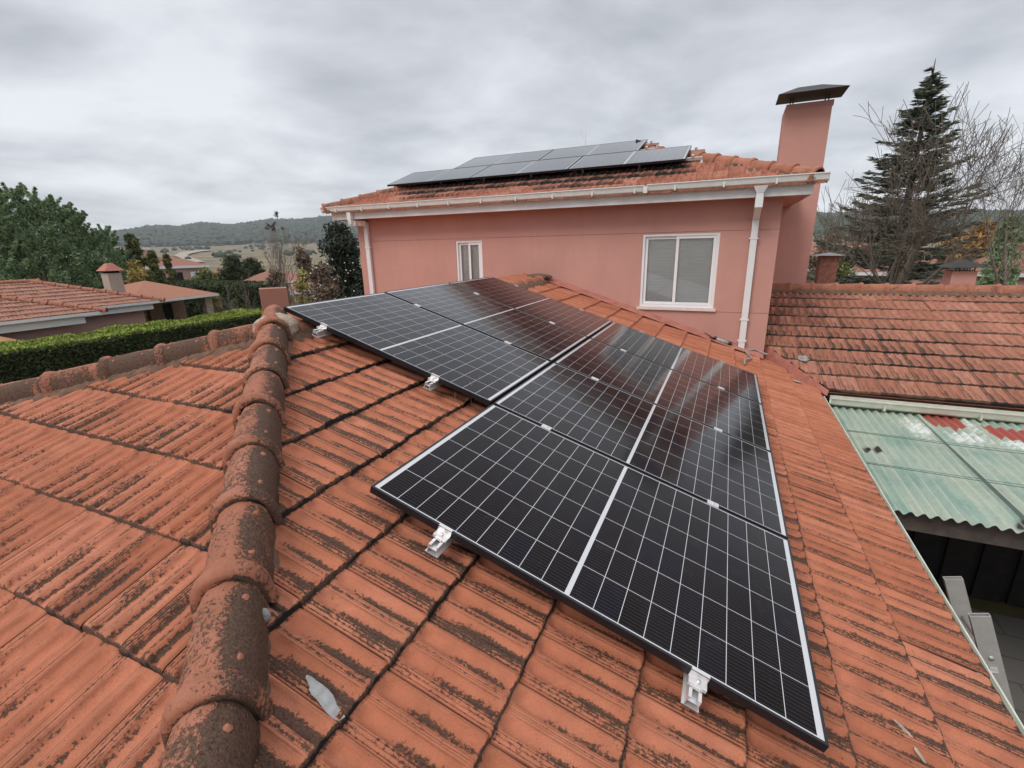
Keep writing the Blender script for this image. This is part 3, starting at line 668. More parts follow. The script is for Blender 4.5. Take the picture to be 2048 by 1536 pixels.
# ================================================================== solar panels
PL, PW, PG = 1.762, 1.134, 0.020
def solar_material(name, L, W, busw=True, ncx=9, ncy=6):
    m, t, b = mat(name); o = objc(t); s = nd(t, 'ShaderNodeSeparateXYZ'); t.links.new(o, s.inputs[0]); x, y = s.outputs[0], s.outputs[1]
    def lt(a, b_): return mathn(t, 'LESS_THAN', a, b_)
    mx_ = 0.030; my_ = 0.0155; mid = 0.0085 if busw else 0.016
    half = (L / 2 - mx_ - mid); cp = half / ncx; cpy = (W - 2 * my_) / ncy
    ax = mathn(t, 'ABSOLUTE', mathn(t, 'SUBTRACT', x, L / 2)); axm = mathn(t, 'SUBTRACT', ax, mid)
    inx = mathn(t, 'MULTIPLY', mathn(t, 'GREATER_THAN', axm, 0), lt(axm, half))
    ym = mathn(t, 'SUBTRACT', y, my_); iny = mathn(t, 'MULTIPLY', mathn(t, 'GREATER_THAN', ym, 0), lt(ym, W - 2 * my_))
    fx = mathn(t, 'MODULO', axm, cp); fy = mathn(t, 'MODULO', ym, cpy)
    g = 0.0012
    okx = mathn(t, 'MULTIPLY', mathn(t, 'GREATER_THAN', fx, g), lt(fx, cp - g)); oky = mathn(t, 'MULTIPLY', mathn(t, 'GREATER_THAN', fy, g), lt(fy, cpy - g))
    cell = mathn(t, 'MULTIPLY', mathn(t, 'MULTIPLY', inx, iny), mathn(t, 'MULTIPLY', okx, oky))
    fb = mathn(t, 'ABSOLUTE', mathn(t, 'SUBTRACT', mathn(t, 'MODULO', fy, cpy / 11), cpy / 22)); bus = mathn(t, 'MULTIPLY', lt(fb, 0.0011), 0.15 if busw else 0.06)
    cid = nd(t, 'ShaderNodeTexWhiteNoise', noise_dimensions='2D'); cv = nd(t, 'ShaderNodeCombineXYZ')
    t.links.new(mathn(t, 'FLOOR', mathn(t, 'DIVIDE', mathn(t, 'SUBTRACT', x, L / 2), cp)), cv.inputs[0]); t.links.new(mathn(t, 'FLOOR', mathn(t, 'DIVIDE', ym, cpy)), cv.inputs[1]); t.links.new(cv.outputs[0], cid.inputs['Vector'])
    ccol_ = ramp(t, cid.outputs[0], [(0, (0.0075, 0.0055, 0.006)), (0.6, (0.010, 0.0075, 0.009)), (1, (0.009, 0.0075, 0.013))])
    ccol_ = mixc(t, bus, ccol_, (0.22, 0.20, 0.21))
    col = mixc(t, cell, (0.60, 0.60, 0.61), ccol_)
    dust = noise(t, o, 3.0, 5, 0.6); col = mixc(t, mathn(t, 'ADD', mathn(t, 'MULTIPLY', dust, 0.02), mathn(t, 'MULTIPLY', mathn(t, 'SUBTRACT', noise(t, o, 9.0, 6, 0.75), 0.55, clamp=True), 0.14)), col, (0.42, 0.37, 0.33))
    t.links.new(col, b.inputs['Base Color']); b.inputs['Roughness'].default_value = 0.3; b.inputs['Specular IOR Level'].default_value = 0.0
    g_ = nd(t, 'ShaderNodeBsdfGlossy', inp={'Roughness': 0.11}); lw = nd(t, 'ShaderNodeLayerWeight', inp={'Blend': 0.5})
    fz = mathn(t, 'MINIMUM', mathn(t, 'ADD', mathn(t, 'MULTIPLY', mathn(t, 'POWER', lw.outputs['Facing'], 5.2), 1.9), 0.005), 0.92)
    ms = nd(t, 'ShaderNodeMixShader'); t.links.new(fz, ms.inputs[0]); t.links.new(b.outputs[0], ms.inputs[1]); t.links.new(g_.outputs[0], ms.inputs[2])
    t.links.new(ms.outputs[0], t.nodes['Material Output'].inputs[0])
    return m
m_cells = solar_material('solar_cells', PL, PW)
FD = 0.032
def solar_panel(L, W, mglass):
    root = bpy.data.objects.new('solar_panel', None); C.objects.link(root)
    f = MB(); t = 0.010
    for (x0, x1, y0, y1) in ((0, L, 0, t), (0, L, W - t, W), (0, t, t, W - t), (L - t, L, t, W - t)): f.box(x0, x1, y0, y1, -FD, 0)
    f.build('frame', m_black, root, org=(0, 0, 0)).location = (0, 0, 0)
    MB().box(t, L - t, t, W - t, -.007, -.0015).build('glass', mglass, root, org=(0, 0, 0))
    bk = MB().box(t, L - t, t, W - t, -.011, -.0085); bk.build('backsheet', m_dark, root, org=(0, 0, 0))
    return root
def plane_matrix(o, ex, ey):
    ex, ey = np.array(ex, float), np.array(ey, float); ez = np.cross(ex, ey)
    return Matrix([[ex[i], ey[i], ez[i], o[i]] for i in range(3)] + [[0, 0, 0, 1]])
EXs, EYs = (math.cos(TH), 0, -math.sin(TH)), (0, 1, 0)
proto = solar_panel(PL, PW, m_cells)
names = {('L', 0): 'nearest black solar panel, jutting out on its own in front of the array',
         ('L', 1): 'black solar panel of the lower row right behind the nearest panel',
         ('L', 2): 'black solar panel of the lower row, second from the pink wall',
         ('L', 3): 'black solar panel of the lower row nearest the pink wall, below the large window',
         ('U', 1): 'grey sky-reflecting solar panel of the upper row beside the mossy hip tiles',
         ('U', 2): 'middle solar panel of the upper row, half bright half dark in its reflection',
         ('U', 3): 'solar panel of the upper row nearest the pink wall and narrow window'}
first = True
for (r_, i), lab in names.items():
    o = proto if first else copy_tree(proto); first = False
    b0 = (PL + PG) if r_ == 'L' else 0.0
    org_ = np.array(EXs) * b0 + np.array([0, i * (PW + PG), 0])
    jit = np.array([rnd.uniform(-.002, .002), rnd.uniform(-.0015, .0015), rnd.uniform(-.0015, .0015)])
    o.matrix_world = plane_matrix(org_ + jit, EXs, EYs); tag(o, lab, 'solar panel', 'solar panels on the low roof')
# rails with clamps
EN = np.cross(np.array(EXs), np.array(EYs))
def Pl(bb, a, n): return np.array(EXs) * bb + np.array([0, a, 0]) + EN * n
def rail(bb, a0, a1, splits, lab, ex=EXs, ey=EYs, pt=None, gname='aluminium mounting rails under the low roof panels'):
    P_ = pt or Pl; ex = np.array(ex); ey = np.array(ey); en = np.cross(ex, ey)
    root = thing('mounting_rail', P_(bb, a0, -FD - .04), lab, 'mounting rail', gname)
    g = MB(); w2 = .021; prof = [(-w2, 0), (-w2, -.042), (-w2 - .006, -.042), (-w2 - .006, -.046), (w2 + .006, -.046), (w2 + .006, -.042), (w2, -.042), (w2, 0), (w2 - .012, 0), (w2 - .012, -.006), (w2 - .004, -.006), (w2 - .004, -.016), (-w2 + .004, -.016), (-w2 + .004, -.006), (-w2 + .012, -.006), (-w2 + .012, 0)]
    L_ = a1 - a0
    outer = [(-w2, 0), (-w2, -.042), (w2, -.042), (w2, 0), (w2 - .010, 0), (w2 - .010, -.016), (-w2 + .010, -.016), (-w2 + .010, 0)]
    o = P_(bb, a0, -FD)
    # C-profile as a thin walled channel: bottom, sides, lips, web
    def bar(u0, u1, n0, n1): g.obox(o + ex * u0 + en * n0, ex * (u1 - u0), ey * L_, en * (n1 - n0))
    bar(-w2, w2, -.044, -.041); bar(-w2, -w2 + .003, -.041, -.001); bar(w2 - .003, w2, -.041, -.001); bar(-w2 + .003, w2 - .003, -.020, -.017); bar(-w2 + .003, -w2 + .011, -.004, -.001); bar(w2 - .011, w2 - .003, -.004, -.001); bar(-w2 - .008, -w2, -.044, -.041); bar(w2, w2 + .008, -.044, -.041)
    g.build('rail', m_alu, root)
    for a in splits:                    # mid clamps sit in the gaps, end clamps at the ends
        c = MB(); hw = .030
        if a == a0 or a == a1:
            sgn = 1 if a == a0 else -1; ed = a + sgn * .075          # panel edge
            c.obox(P_(bb, ed - sgn * .004, .001) - ex * hw, ex * 2 * hw, ey * sgn * .014, en * .004)
            c.obox(P_(bb, ed - sgn * .004, -FD + .001) - ex * hw, ex * 2 * hw, ey * sgn * .003, en * (FD + .003))
            c.obox(P_(bb, ed - sgn * .036, -.022) - ex * hw, ex * 2 * hw, ey * sgn * .032, en * .0035)
            c.obox(P_(bb, ed - sgn * .036, -.030) - ex * hw, ex * 2 * hw, ey * sgn * .003, en * .008)
            c.tube([P_(bb, ed - sgn * .02, -.020), P_(bb, ed - sgn * .02, -.011)], .0075, 8)
            c.obox(P_(bb, ed - sgn * .04, -FD) - ex * .012, ex * .024, ey * sgn * .03, en * .010)
            c.build('end_clamp', m_alu, root)
        else:
            c.obox(P_(bb, a - .021, .001) - ex * hw, ex * 2 * hw, ey * .042, en * .004)
            c.obox(P_(bb, a - .0085, -FD + .001) - ex * hw, ex * 2 * hw, ey * .017, en * FD)
            c.tube([P_(bb, a, .005), P_(bb, a, .010)], .007, 8)
            c.build('mid_clamp', m_alu, root)
    a = a0 + .35
    while a < a1 - .1:
        h_ = MB(); h_.obox(P_(bb, a, -FD - .044) + ex * w2, ex * .006, ey * .035, -en * .05).obox(P_(bb, a, -FD - .095) + ex * w2, -ex * .20, ey * .035, en * .005)
        h_.build('roof_hook', m_alu, root); a += 1.05
    return root
gl_ = lambda i: i * (PW + PG) - PG / 2
rail(1.782 + .37, -.075, 4 * PW + 3 * PG + .075, [-.075, gl_(1), gl_(2), gl_(3), 4 * PW + 3 * PG + .075], 'aluminium rail under the lower row of panels, its upper one, ending at the near clamp')
rail(1.782 + 1.37, -.075, 4 * PW + 3 * PG + .075, [-.075, gl_(1), gl_(2), gl_(3), 4 * PW + 3 * PG + .075], 'aluminium rail nearest the eave, ending below the closest corner of the panels')
a_u = PW + PG - .075
rail(.385, a_u, 4 * PW + 3 * PG + .075, [a_u, gl_(2), gl_(3), 4 * PW + 3 * PG + .075], 'aluminium rail nearest the ridge, its end beside the top hip tiles')
rail(1.34, a_u, 4 * PW + 3 * PG + .075, [a_u, gl_(2), gl_(3), 4 * PW + 3 * PG + .075], 'aluminium rail under the lower half of the upper panel row')

# panels on the tall part's roof (landscape, raised)
THU = math.atan(TU); UL, UW = 1.865, 1.005
m_cells_u = solar_material('solar_cells_upper', UL, UW, False)
EXu, EYu = (1, 0, 0), (0, math.cos(THU), math.sin(THU))
ub0 = (0, 6.95, 1.30 + TU * .9 + .0)
pu = solar_panel(UL, UW, m_cells_u); firstu = True
for x, row, lab in ((-3.445, 0, 'leftmost landscape solar panel of the bottom row on the upper roof'), (-1.56, 0, 'middle landscape solar panel of the bottom row on the upper roof'), (.325, 0, 'rightmost landscape solar panel on the upper roof, sticking out past the top row'),
                    (-2.45, 1, 'left landscape solar panel of the top row on the upper roof'), (-.565, 1, 'right landscape solar panel of the top row on the upper roof')):
    o = pu if firstu else copy_tree(pu); firstu = False
    q = np.array([x, ub0[1], ub0[2]]) + np.array(EYu) * (row * (UW + .022))
    o.matrix_world = plane_matrix(q, EXu, EYu); tag(o, lab, 'solar panel', 'solar panels on the upper roof')
o = copy_tree(pu)      # one more on the right-hand slope, seen edge on
o.matrix_world = plane_matrix(np.array([2.05, 8.75, 1.97]), (0, 1, 0), (-math.cos(THU), 0, math.sin(THU))); tag(o, 'solar panel seen edge-on at the peak of the upper roof', 'solar panel', 'solar panels on the upper roof')
o.scale = (.55, 1, 1)
def Pu(bb, a, n): return np.array([a, ub0[1], ub0[2]]) + np.array(EYu) * bb + np.cross(EXu, EYu) * n
def rail_u(bb, a0, a1, lab):
    root = thing('mounting_rail', Pu(bb, a0, -.08), lab, 'mounting rail', 'aluminium mounting rails on the upper roof')
    g = MB(); g.obox(Pu(bb - .02, a0, -.074), (a1 - a0, 0, 0), np.array(EYu) * .04, np.cross(EXu, EYu) * .04); g.build('rail', m_alu, root)
    c = MB().obox(Pu(bb - .03, a1 - .16, -.032), (.04, 0, 0), np.array(EYu) * .06, np.cross(EXu, EYu) * .036); c.build('end_clamp', m_alu, root)
    a = a0 + .2
    while a < a1:
        MB().obox(Pu(bb - .012, a, -.075), (.03, 0, 0), np.array(EYu) * .024, (0, 0, -.16)).build('roof_hook', m_alu, root); a += .95
for bb, a0, a1, lab in ((.22, -3.5, 2.42, 'upper roof rail lowest on the slope'), (.80, -3.5, 2.42, 'upper roof rail second from the eave'), (1.25, -2.5, 1.55, 'upper roof rail third from the eave'), (1.80, -2.5, 1.55, 'upper roof rail closest to the ridge')): rail_u(bb, a0, a1, lab)

# ================================================================== small things on the roof
# caulking gun
gx, gy = 2.95, 6.36; gz = r1z(gx) + .06
cg = thing('caulking_gun', (gx, gy, gz - .03), 'black caulking gun with a sealant tube lying against the pink wall', 'caulking gun')
dirv = np.array([1, .0, -T]); dirv /= np.linalg.norm(dirv); g0 = np.array([2.80, 6.36, r1z(2.80) + .065])
MB().tube([g0 + dirv * .06, g0 + dirv * .30], .026, 12).build('cartridge', simple('cartridge_label', (.35, .36, .36), .4, .4, 30), cg)
MB().tube([g0 + dirv * .055, g0 + dirv * .09], .030, 12).build('barrel', m_black, cg); MB().tube([g0 + dirv * .27, g0 + dirv * .32], .030, 12).build('end_cap', m_black, cg)
MB().tube([g0 + dirv * .05, g0 + dirv * .0 + (0, -.03, .0)], .008, 6).tube([g0 + dirv * .06, g0 + dirv * .01 + (0, -.09, .0)], .010, 6).tube([g0 + dirv * .02, g0 - dirv * .09 + (0, .0, .03)], .006, 6).build('trigger', m_black, cg)
# conduit
cpts = [(3.10, 6.40, -1.09), (3.2, 6.39, -1.14), (3.30, 6.36, -1.175), (3.42, 6.42, -1.16), (3.52, 6.43, -1.20), (3.60, 6.40, -1.22)]
c2p = [(3.27, 6.38, -1.16), (3.33, 6.2, -1.185), (3.37, 6.0, -1.20), (3.33, 5.85, -1.185), (3.28, 5.7, -1.17), (3.27, 5.45, -1.17)]
def smoothpts(p, n=6):
    p = [np.array(q, float) for q in p]; out = []
    for i in range(len(p) - 1):
        a, b_, c_, d = p[max(i - 1, 0)], p[i], p[i + 1], p[min(i + 2, len(p) - 1)]
        for k in range(n):
            t = k / n; out.append(.5 * ((2 * b_) + (-a + c_) * t + (2 * a - 5 * b_ + 4 * c_ - d) * t * t + (-a + 3 * b_ - 3 * c_ + d) * t ** 3))
    return out + [p[-1]]
cb = MB().tube(smoothpts(cpts), .013, 8).tube(smoothpts(c2p), .014, 8).build('cable_conduit', m_cable); tag(cb, 'grey corrugated cable conduit curling from under the downpipe to the panels', 'cable')
tw = MB(); 
for k in range(3):
    a = np.array([1.42 + .05 * k, 1.12 + .03 * k, r1z(1.45) + .03]); tw.tube([a, a + (rnd.uniform(-.05, .05), rnd.uniform(.05, .1), .08), a + (rnd.uniform(-.1, .1), rnd.uniform(.1, .25), .13)], [.002, .0015, .0008], 4)
tag(tw.build('twig', m_twig), 'thin dry twig standing up beside the panel edge on the tiles', 'twig')

# ================================================================== green corrugated carport roof
gp = thing('carport', (6.5, 4.2, GZ), 'carport with a faded green corrugated roof and rusty patches', 'carport')
mcor, t, b_ = mat('green_corrugated'); p = pos(t); s = nd(t, 'ShaderNodeSeparateXYZ'); t.links.new(p, s.inputs[0])
c_ = ramp(t, noise(t, scaled(t, p, (3, .8, 1)), 1.6, 6, .65), [(0.3, (0.18, 0.31, 0.25)), (0.45, (0.32, 0.41, 0.34)), (0.6, (0.42, 0.46, 0.365)), (.75, (.38, .45, .38))])
c_ = mixc(t, mathn(t, 'MULTIPLY', mathn(t, 'SUBTRACT', noise(t, p, 26, 5, .7), .5, clamp=True), 2.2, clamp=True), c_, (0.17, 0.26, 0.22))
ga = attr(t, 'white'); c_ = mixc(t, mathn(t, 'MULTIPLY', mathn(t, 'SUBTRACT', mathn(t, 'ADD', mathn(t, 'MULTIPLY', noise(t, p, 14, 5, .7), 1.0), ga), 1.0, clamp=True), 5, clamp=True), c_, (.72, .74, .70))
rd = attr(t, 'red'); c_ = mixc(t, mathn(t, 'MULTIPLY', mathn(t, 'SUBTRACT', mathn(t, 'ADD', mathn(t, 'MULTIPLY', noise(t, p, 9, 4, .6), .7), rd), .9, clamp=True), 14, clamp=True), c_, (.36, .075, .055))
c_ = mixc(t, mathn(t, 'MULTIPLY', attr(t, 'hole'), 2.5, clamp=True), c_, (.03, .022, .018))
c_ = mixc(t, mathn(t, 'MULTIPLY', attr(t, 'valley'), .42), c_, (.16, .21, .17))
t.links.new(c_, b_.inputs['Base Color']); b_.inputs['Roughness'].default_value = .7; bump(t, b_, noise(t, p, 60, 4, .7), .25, .004)
cX0, cX1, cYt, cYb = 4.31, 9.6, 5.62, 2.90; czt, czb = -1.80, -1.72
# real plane: nearly flat, falling slightly towards the camera
czt, czb = -1.66, -1.70
nx, ny = 1060, 46; Xg, Yg = np.meshgrid(np.linspace(cX0, cX1, nx), np.linspace(cYb, cYt, ny), indexing='ij')
wavp = 0.084
Zg = czb + (Yg - cYb) / (cYt - cYb) * (czt - czb) + .0155 * np.cos(2 * math.pi * Xg / wavp)
sheet = (Xg > 5.19).astype(float); Zg = Zg + .006 * sheet
Yg = Yg + .02 * np.sin(Xg * 3) * (Yg < cYb + .1)
def blob(x, y, cx, cy, rx, ry): return np.clip(1.3 - np.sqrt(((x - cx) / rx) ** 2 + ((y - cy) / ry) ** 2), 0, 1)
def rect_(x, y, x0, x1, y0, y1, e=.05): return np.clip(np.minimum(np.minimum(x - x0, x1 - x), np.minimum(y - y0, y1 - y)) / e + .5, 0, 1)
red = np.maximum(rect_(Xg, Yg, 5.24 - (Yg - 5.4) * .1, 5.56, 5.12 + .05 * np.sin(Xg * 31), 5.9), rect_(Xg, Yg, 5.70, 6.6, 4.93 + .04 * np.sin(Xg * 23), 5.34 - (Xg - 5.7) * .12))
hol = np.zeros_like(Xg)
for (hx_, hy_, hr) in ((4.42, 4.18, .035), (4.53, 4.20, .04), (5.22, 3.06, .05), (5.13, 2.86 + .12, .03), (5.70, 4.10, .035)): hol = np.maximum(hol, blob(Xg, Yg, hx_, hy_, hr, hr * 1.3))
wh = np.maximum.reduce([blob(Xg, Yg, 5.06, 5.05, .25, .55), blob(Xg, Yg, 5.45, 4.85, .42, .30), blob(Xg, Yg, 5.85, 4.78, .40, .26), blob(Xg, Yg, 5.62, 5.3, .12, .5) * .9]) * .66
idx = np.arange(nx * ny).reshape(nx, ny); q = np.stack([idx[:-1, :-1], idx[1:, :-1], idx[1:, 1:], idx[:-1, 1:]], -1).reshape(-1, 4)
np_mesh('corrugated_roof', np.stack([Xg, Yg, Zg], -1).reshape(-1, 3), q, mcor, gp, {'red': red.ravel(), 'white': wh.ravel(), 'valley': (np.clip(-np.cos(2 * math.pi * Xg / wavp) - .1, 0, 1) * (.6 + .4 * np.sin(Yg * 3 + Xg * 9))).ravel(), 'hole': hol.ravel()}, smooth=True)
MB().box(4.36, 9.6, 3.02, 3.14, -1.90, -1.745).build('beam', m_wood, gp)
for x in (7.2, 9.4): MB().box(x, x + .12, 3.02, 3.12, GZ, -1.94).build('post', m_wood, gp)
st = MB()
for i in range(14): st.box(4.5 + i * .36, 4.78 + i * .36, 5.86, 5.9, GZ, -2.0)
st.build('board_wall', simple('shaded_boards', (.018, .015, .013), .9, .4, 9), gp)  # near-black boards: the carport's inner shade is put into their colour
MB().box(4.32, 9.6, 5.9, 5.95, GZ, -1.7).build('back_wall', m_dark, gp)  # near-black sheet added behind the boards to keep the interior dark
MB().box(9.6, 9.65, 2.9, 5.9, GZ, -1.7).build('added_dark_end_wall', m_dark, gp)  # added to close off the end, its dark colour stands for shade
MB().box(5.184, 5.190, cYb, cYt, -1.69, -1.655).build('sheet_joint', simple('joint_dark', (.20, .25, .22), .7), gp)
for z, y0, lab in ((-1.58, 4.40, 'upper thin green wire stretched over the corrugated carport roof'), (-1.58, 3.55, 'lower thin green wire stretched over the corrugated carport roof')):
    for_w = MB().tube([(4.28, y0, z), (5.3, y0 - .02, z - .02), (7.0, y0 - .05, z - .03), (9.5, y0 - .1, z)], .0035, 5)
    for_w.tube([(4.28, y0 + .015, z + .004), (5.3, y0 + .01, z - .012), (9.5, y0 - .07, z + .01)], .0025, 5)
    tag(for_w.build('wire', m_wire), lab, 'wire', 'wires over the carport')
# aluminium ladder leaning at the eave
ld = thing('ladder', (4.9, 2.2, GZ), 'extension ladder with grey aluminium rails leaning against the eave gutter', 'ladder')
def boxtube(mb, top, bot, wv, dv, th=.004):
    top, bot, wv, dv = map(lambda q: np.array(q, float), (top, bot, wv, dv)); ax = bot - top; wn = wv / np.linalg.norm(wv); dn = dv / np.linalg.norm(dv)
    mb.obox(top, ax, wv, dn * th).obox(top + dv - dn * th, ax, wv, dn * th).obox(top + dn * th, ax, wn * th, dv - 2 * dn * th).obox(top + wv - wn * th + dn * th, ax, wn * th, dv - 2 * dn * th)
LT1, LT2 = np.array([4.535, 2.39, -1.90]), np.array([4.55, 2.03, -1.905])
lean = np.array([.84, -.10, -2.28]); wv = np.array([.105, .02, 0.02]); dv = np.array([-.004, .026, .004])
for tp, nm in ((LT1, 1), (LT2, 2)):
    mb = MB(); boxtube(mb, tp, tp + lean, wv, dv); rl = mb.build('side_rail', m_alu_matt, ld)
k = MB()
for i in range(8):
    a = LT1 + lean * (.12 + i * .12) + wv * .5; c_ = LT2 + lean * (.12 + i * .12) + wv * .5
    MB().tube([a, c_ + (c_ - a) * .02], .016, 8).build('rung', m_alu_matt, ld)
MB().obox(LT2 + lean * .145 + wv * .3 + (0, -.004, 0), wv * .36, lean * .014, (0, -.006, 0)).obox(LT2 + lean * .157 + wv * .3 + (0, -.0045, 0), wv * .36, lean * .003, (0, -.007, 0)).build('rung_end', m_alu, ld)

#REST
# ================================================================== ground, hills
def elev(x, y): r = ray(x, y); return math.atan2(r[2], math.hypot(r[0], r[1]))
def azim(x, y=480): r = ray(x, y); return math.degrees(math.atan2(r[0], r[1]))
HL = [(-180, 2.0), (-100, 2.2), (azim(0), 2.0)] + [(azim(x, y), math.degrees(elev(x, y))) for x, y in ((180, 470), (262, 463), (300, 455), (330, 455), (360, 457), (400, 449), (430, 450), (460, 453), (500, 448), (541, 441), (590, 442), (650, 436), (740, 432))] + [(-20, 2.6), (0, 2.2), (azim(1640, 432), 2.15), (azim(1750, 432), 1.95), (azim(2040, 431), 1.55), (60, 1.7), (180, 2.0)]
haz, hel = np.array([a for a, _ in HL]), np.array([b for _, b in HL])
def hnoise(a, R, seed=0):
    v = 0
    for k, (fa, fr, am) in enumerate(((.35, .004, 1), (.9, .011, .5), (2.3, .03, .25), (5.1, .07, .12))):
        v = v + am * np.sin(a * fa + seed + k * 2.1) * np.cos(R * fr + seed * 1.7 + k)
    return v
def terrain_z(A, R):                 # A azimuth in degrees, R distance
    left = 1 - sstep(-35, -5, A) + sstep(100, 150, A)
    top = np.interp(A, haz, hel)
    Rt = 2300 * left + 1300 * (1 - left)
    zt_ = CAM[2] + Rt * np.tan(np.radians(top))
    Rf = Rt * .66; zf = CAM[2] + Rf * np.tan(np.radians(.75 * left + .5 * (1 - left)))
    z = np.where(R < 60, GZ, 0.0)
    f1 = GZ - 3.5 * sstep(60, 260, R)
    f2 = f1 + (zf - (GZ - 3.5)) * sstep(260, 1, R) * 0
    t1 = np.clip((R - 260) / (Rf - 260), 0, 1); t2 = np.clip((R - Rf) / (Rt - Rf), 0, 1)
    z = f1 + (zf - (GZ - 3.5)) * t1 ** 1.6 + (zt_ - zf) * (t2 ** .8)
    z = z - np.clip(R - Rt, 0, None) * .05 + hnoise(A, R) * np.clip((R - 200) / 900, 0, 1) * 2.2 * (1 - .7 * t2)
    return z
As = np.concatenate([np.arange(-180, -80, 4.), np.arange(-80, 30, .4), np.arange(30, 180, 4.)]); Rs = np.concatenate([[0.5], np.geomspace(6, 3600, 90)])
AA, RR = np.meshgrid(As, Rs, indexing='ij'); TZ = terrain_z(AA, RR)
TX = CAM[0] + RR * np.sin(np.radians(AA)); TY = CAM[1] + RR * np.cos(np.radians(AA))
na, nr = AA.shape; idx = np.arange(na * nr).reshape(na, nr); nxt = np.roll(idx, -1, 0)
q = np.stack([idx[:, :-1], idx[:, 1:], nxt[:, 1:], nxt[:, :-1]], -1).reshape(-1, 4)
left = 1 - sstep(-35, -5, AA); Rt = 2300 * left + 1300 * (1 - left)
forest = sstep(.62, .70, RR / Rt + .05 * hnoise(AA * 1.7, RR, 3) * .6)
mg, t, b_ = mat('ground_cover'); p = pos(t)
fcol = ramp(t, noise(t, p, .012, 5, .6), [(.36, (.19, .155, .11)), (.46, (.27, .215, .155)), (.53, (.15, .145, .10)), (.62, (.31, .235, .17))], 'LINEAR')
near = ramp(t, noise(t, p, .35, 6, .65), [(.35, (.07, .085, .035)), (.55, (.13, .12, .06)), (.7, (.22, .16, .10))])
c_ = mixc(t, attr(t, 'far'), near, fcol)
c_ = mixc(t, attr(t, 'forest'), c_, ramp(t, noise(t, p, .05, 5, .7), [(.35, (.03, .04, .028)), (.65, (.075, .085, .055))]))
t.links.new(c_, b_.inputs['Base Color']); b_.inputs['Roughness'].default_value = 1; b_.inputs['Specular IOR Level'].default_value = 0
gr = np_mesh('ground', np.stack([TX, TY, TZ], -1).reshape(-1, 3), q[:, ::-1], mg, None, {'forest': forest.ravel(), 'far': sstep(70, 160, RR).ravel()}, smooth=True); tag(gr, kind='structure')
yard = MB().box(4.0, 15, -6, 5.6, GZ - .2, GZ + .01)
mp, t, b_ = mat('concrete_paving'); p = pos(t); br = nd(t, 'ShaderNodeTexBrick', offset=.5, inp={'Scale': 1.0, 'Mortar Size': .012, 'Brick Width': .4, 'Row Height': .4}); t.links.new(p, br.inputs['Vector'])
br.inputs['Color1'].default_value = (.21, .20, .185, 1); br.inputs['Color2'].default_value = (.18, .17, .155, 1); br.inputs['Mortar'].default_value = (.10, .095, .085, 1)
c_ = mixc(t, mathn(t, 'MULTIPLY', noise(t, p, 3, 5, .6), .6), br.outputs[0], (.14, .13, .12)); t.links.new(c_, b_.inputs['Base Color']); b_.inputs['Roughness'].default_value = .9
tag(yard.build('pavement', mp), kind='structure')

# a farm track across the far field
def ground_at(x, y, lo=40, hi=2400):
    r = ray(x, y); A = math.degrees(math.atan2(r[0], r[1])); te = r[2] / math.hypot(r[0], r[1])
    for R in np.geomspace(lo, hi, 500):
        if CAM[2] + R * te < float(terrain_z(np.array(A), np.array(R))): return R
    return hi
def strip_on_ground(name, pix, widths, m, dz=.35):
    P = []
    for (x, y), w_ in zip(pix, widths):
        R = ground_at(x, y); q = at(x, y, R); P.append((q, w_))
    V = []
    for i, (q, w_) in enumerate(P):
        d = P[min(i + 1, len(P) - 1)][0] - P[max(i - 1, 0)][0]; n = np.array([-d[1], d[0], 0]); n /= np.linalg.norm(n) + 1e-9
        for s_ in (-1, 1):
            v = q + n * w_ * s_; A = math.degrees(math.atan2(v[0] - CAM[0], v[1] - CAM[1])); R = math.hypot(v[0] - CAM[0], v[1] - CAM[1])
            V.append((v[0], v[1], float(terrain_z(np.array(A), np.array(R))) + dz + R * .0015))
    mb = MB(); mb.add(V, [(2 * i, 2 * i + 1, 2 * i + 3, 2 * i + 2) for i in range(len(P) - 1)])
    return tag(mb.build(name, m), kind='structure')
strip_on_ground('path', [(395, 527), (372, 518), (362, 513), (372, 508), (392, 504), (420, 502)], [5, 5, 6, 7, 8, 8], simple('pale_track', (.36, .31, .25), .95, .1, .05))

# ------------------------------------------------------------------ foliage
def leaves(name, centers, radii, n, size, m, parent, seed=1, shell=.55, stretch=(1, 1, 1), tone=None, aspect=1.8, flat=0.0):
    """n small leaf faces spread through each clump; returns one mesh"""
    r = np.random.RandomState(seed); centers = np.array(centers, float); radii = np.array(radii, float)
    N = len(centers) * n
    d = r.normal(size=(N, 3)); d /= np.linalg.norm(d, axis=1)[:, None]
    rad = (shell + (1 - shell) * r.rand(N)) ** 1.0 * np.where(r.rand(N) < .25, r.rand(N), 1)
    c = np.repeat(centers, n, 0); R_ = np.repeat(radii, n, 0)
    if R_.ndim == 1: R_ = R_[:, None]
    P_ = c + d * rad[:, None] * R_ * np.array(stretch)
    a = r.normal(size=(N, 3)); a[:, 2] *= (1 - flat); a /= np.linalg.norm(a, axis=1)[:, None]
    b2 = np.cross(a, r.normal(size=(N, 3))); b2 /= np.linalg.norm(b2, axis=1)[:, None]
    s = size * (0.6 + .8 * r.rand(N))[:, None]
    V = np.stack([P_ - a * s * aspect, P_ - b2 * s * .5, P_ + a * s * aspect, P_ + b2 * s * .5], 1).reshape(-1, 3)
    q = np.arange(4 * N).reshape(N, 4)
    tn = np.repeat(np.clip(np.repeat(r.normal(.45, .22, len(centers)), n) + r.normal(0, .18, N), 0, 1), 4)
    return np_mesh(name, V, q, m, parent, {'tid': tn})
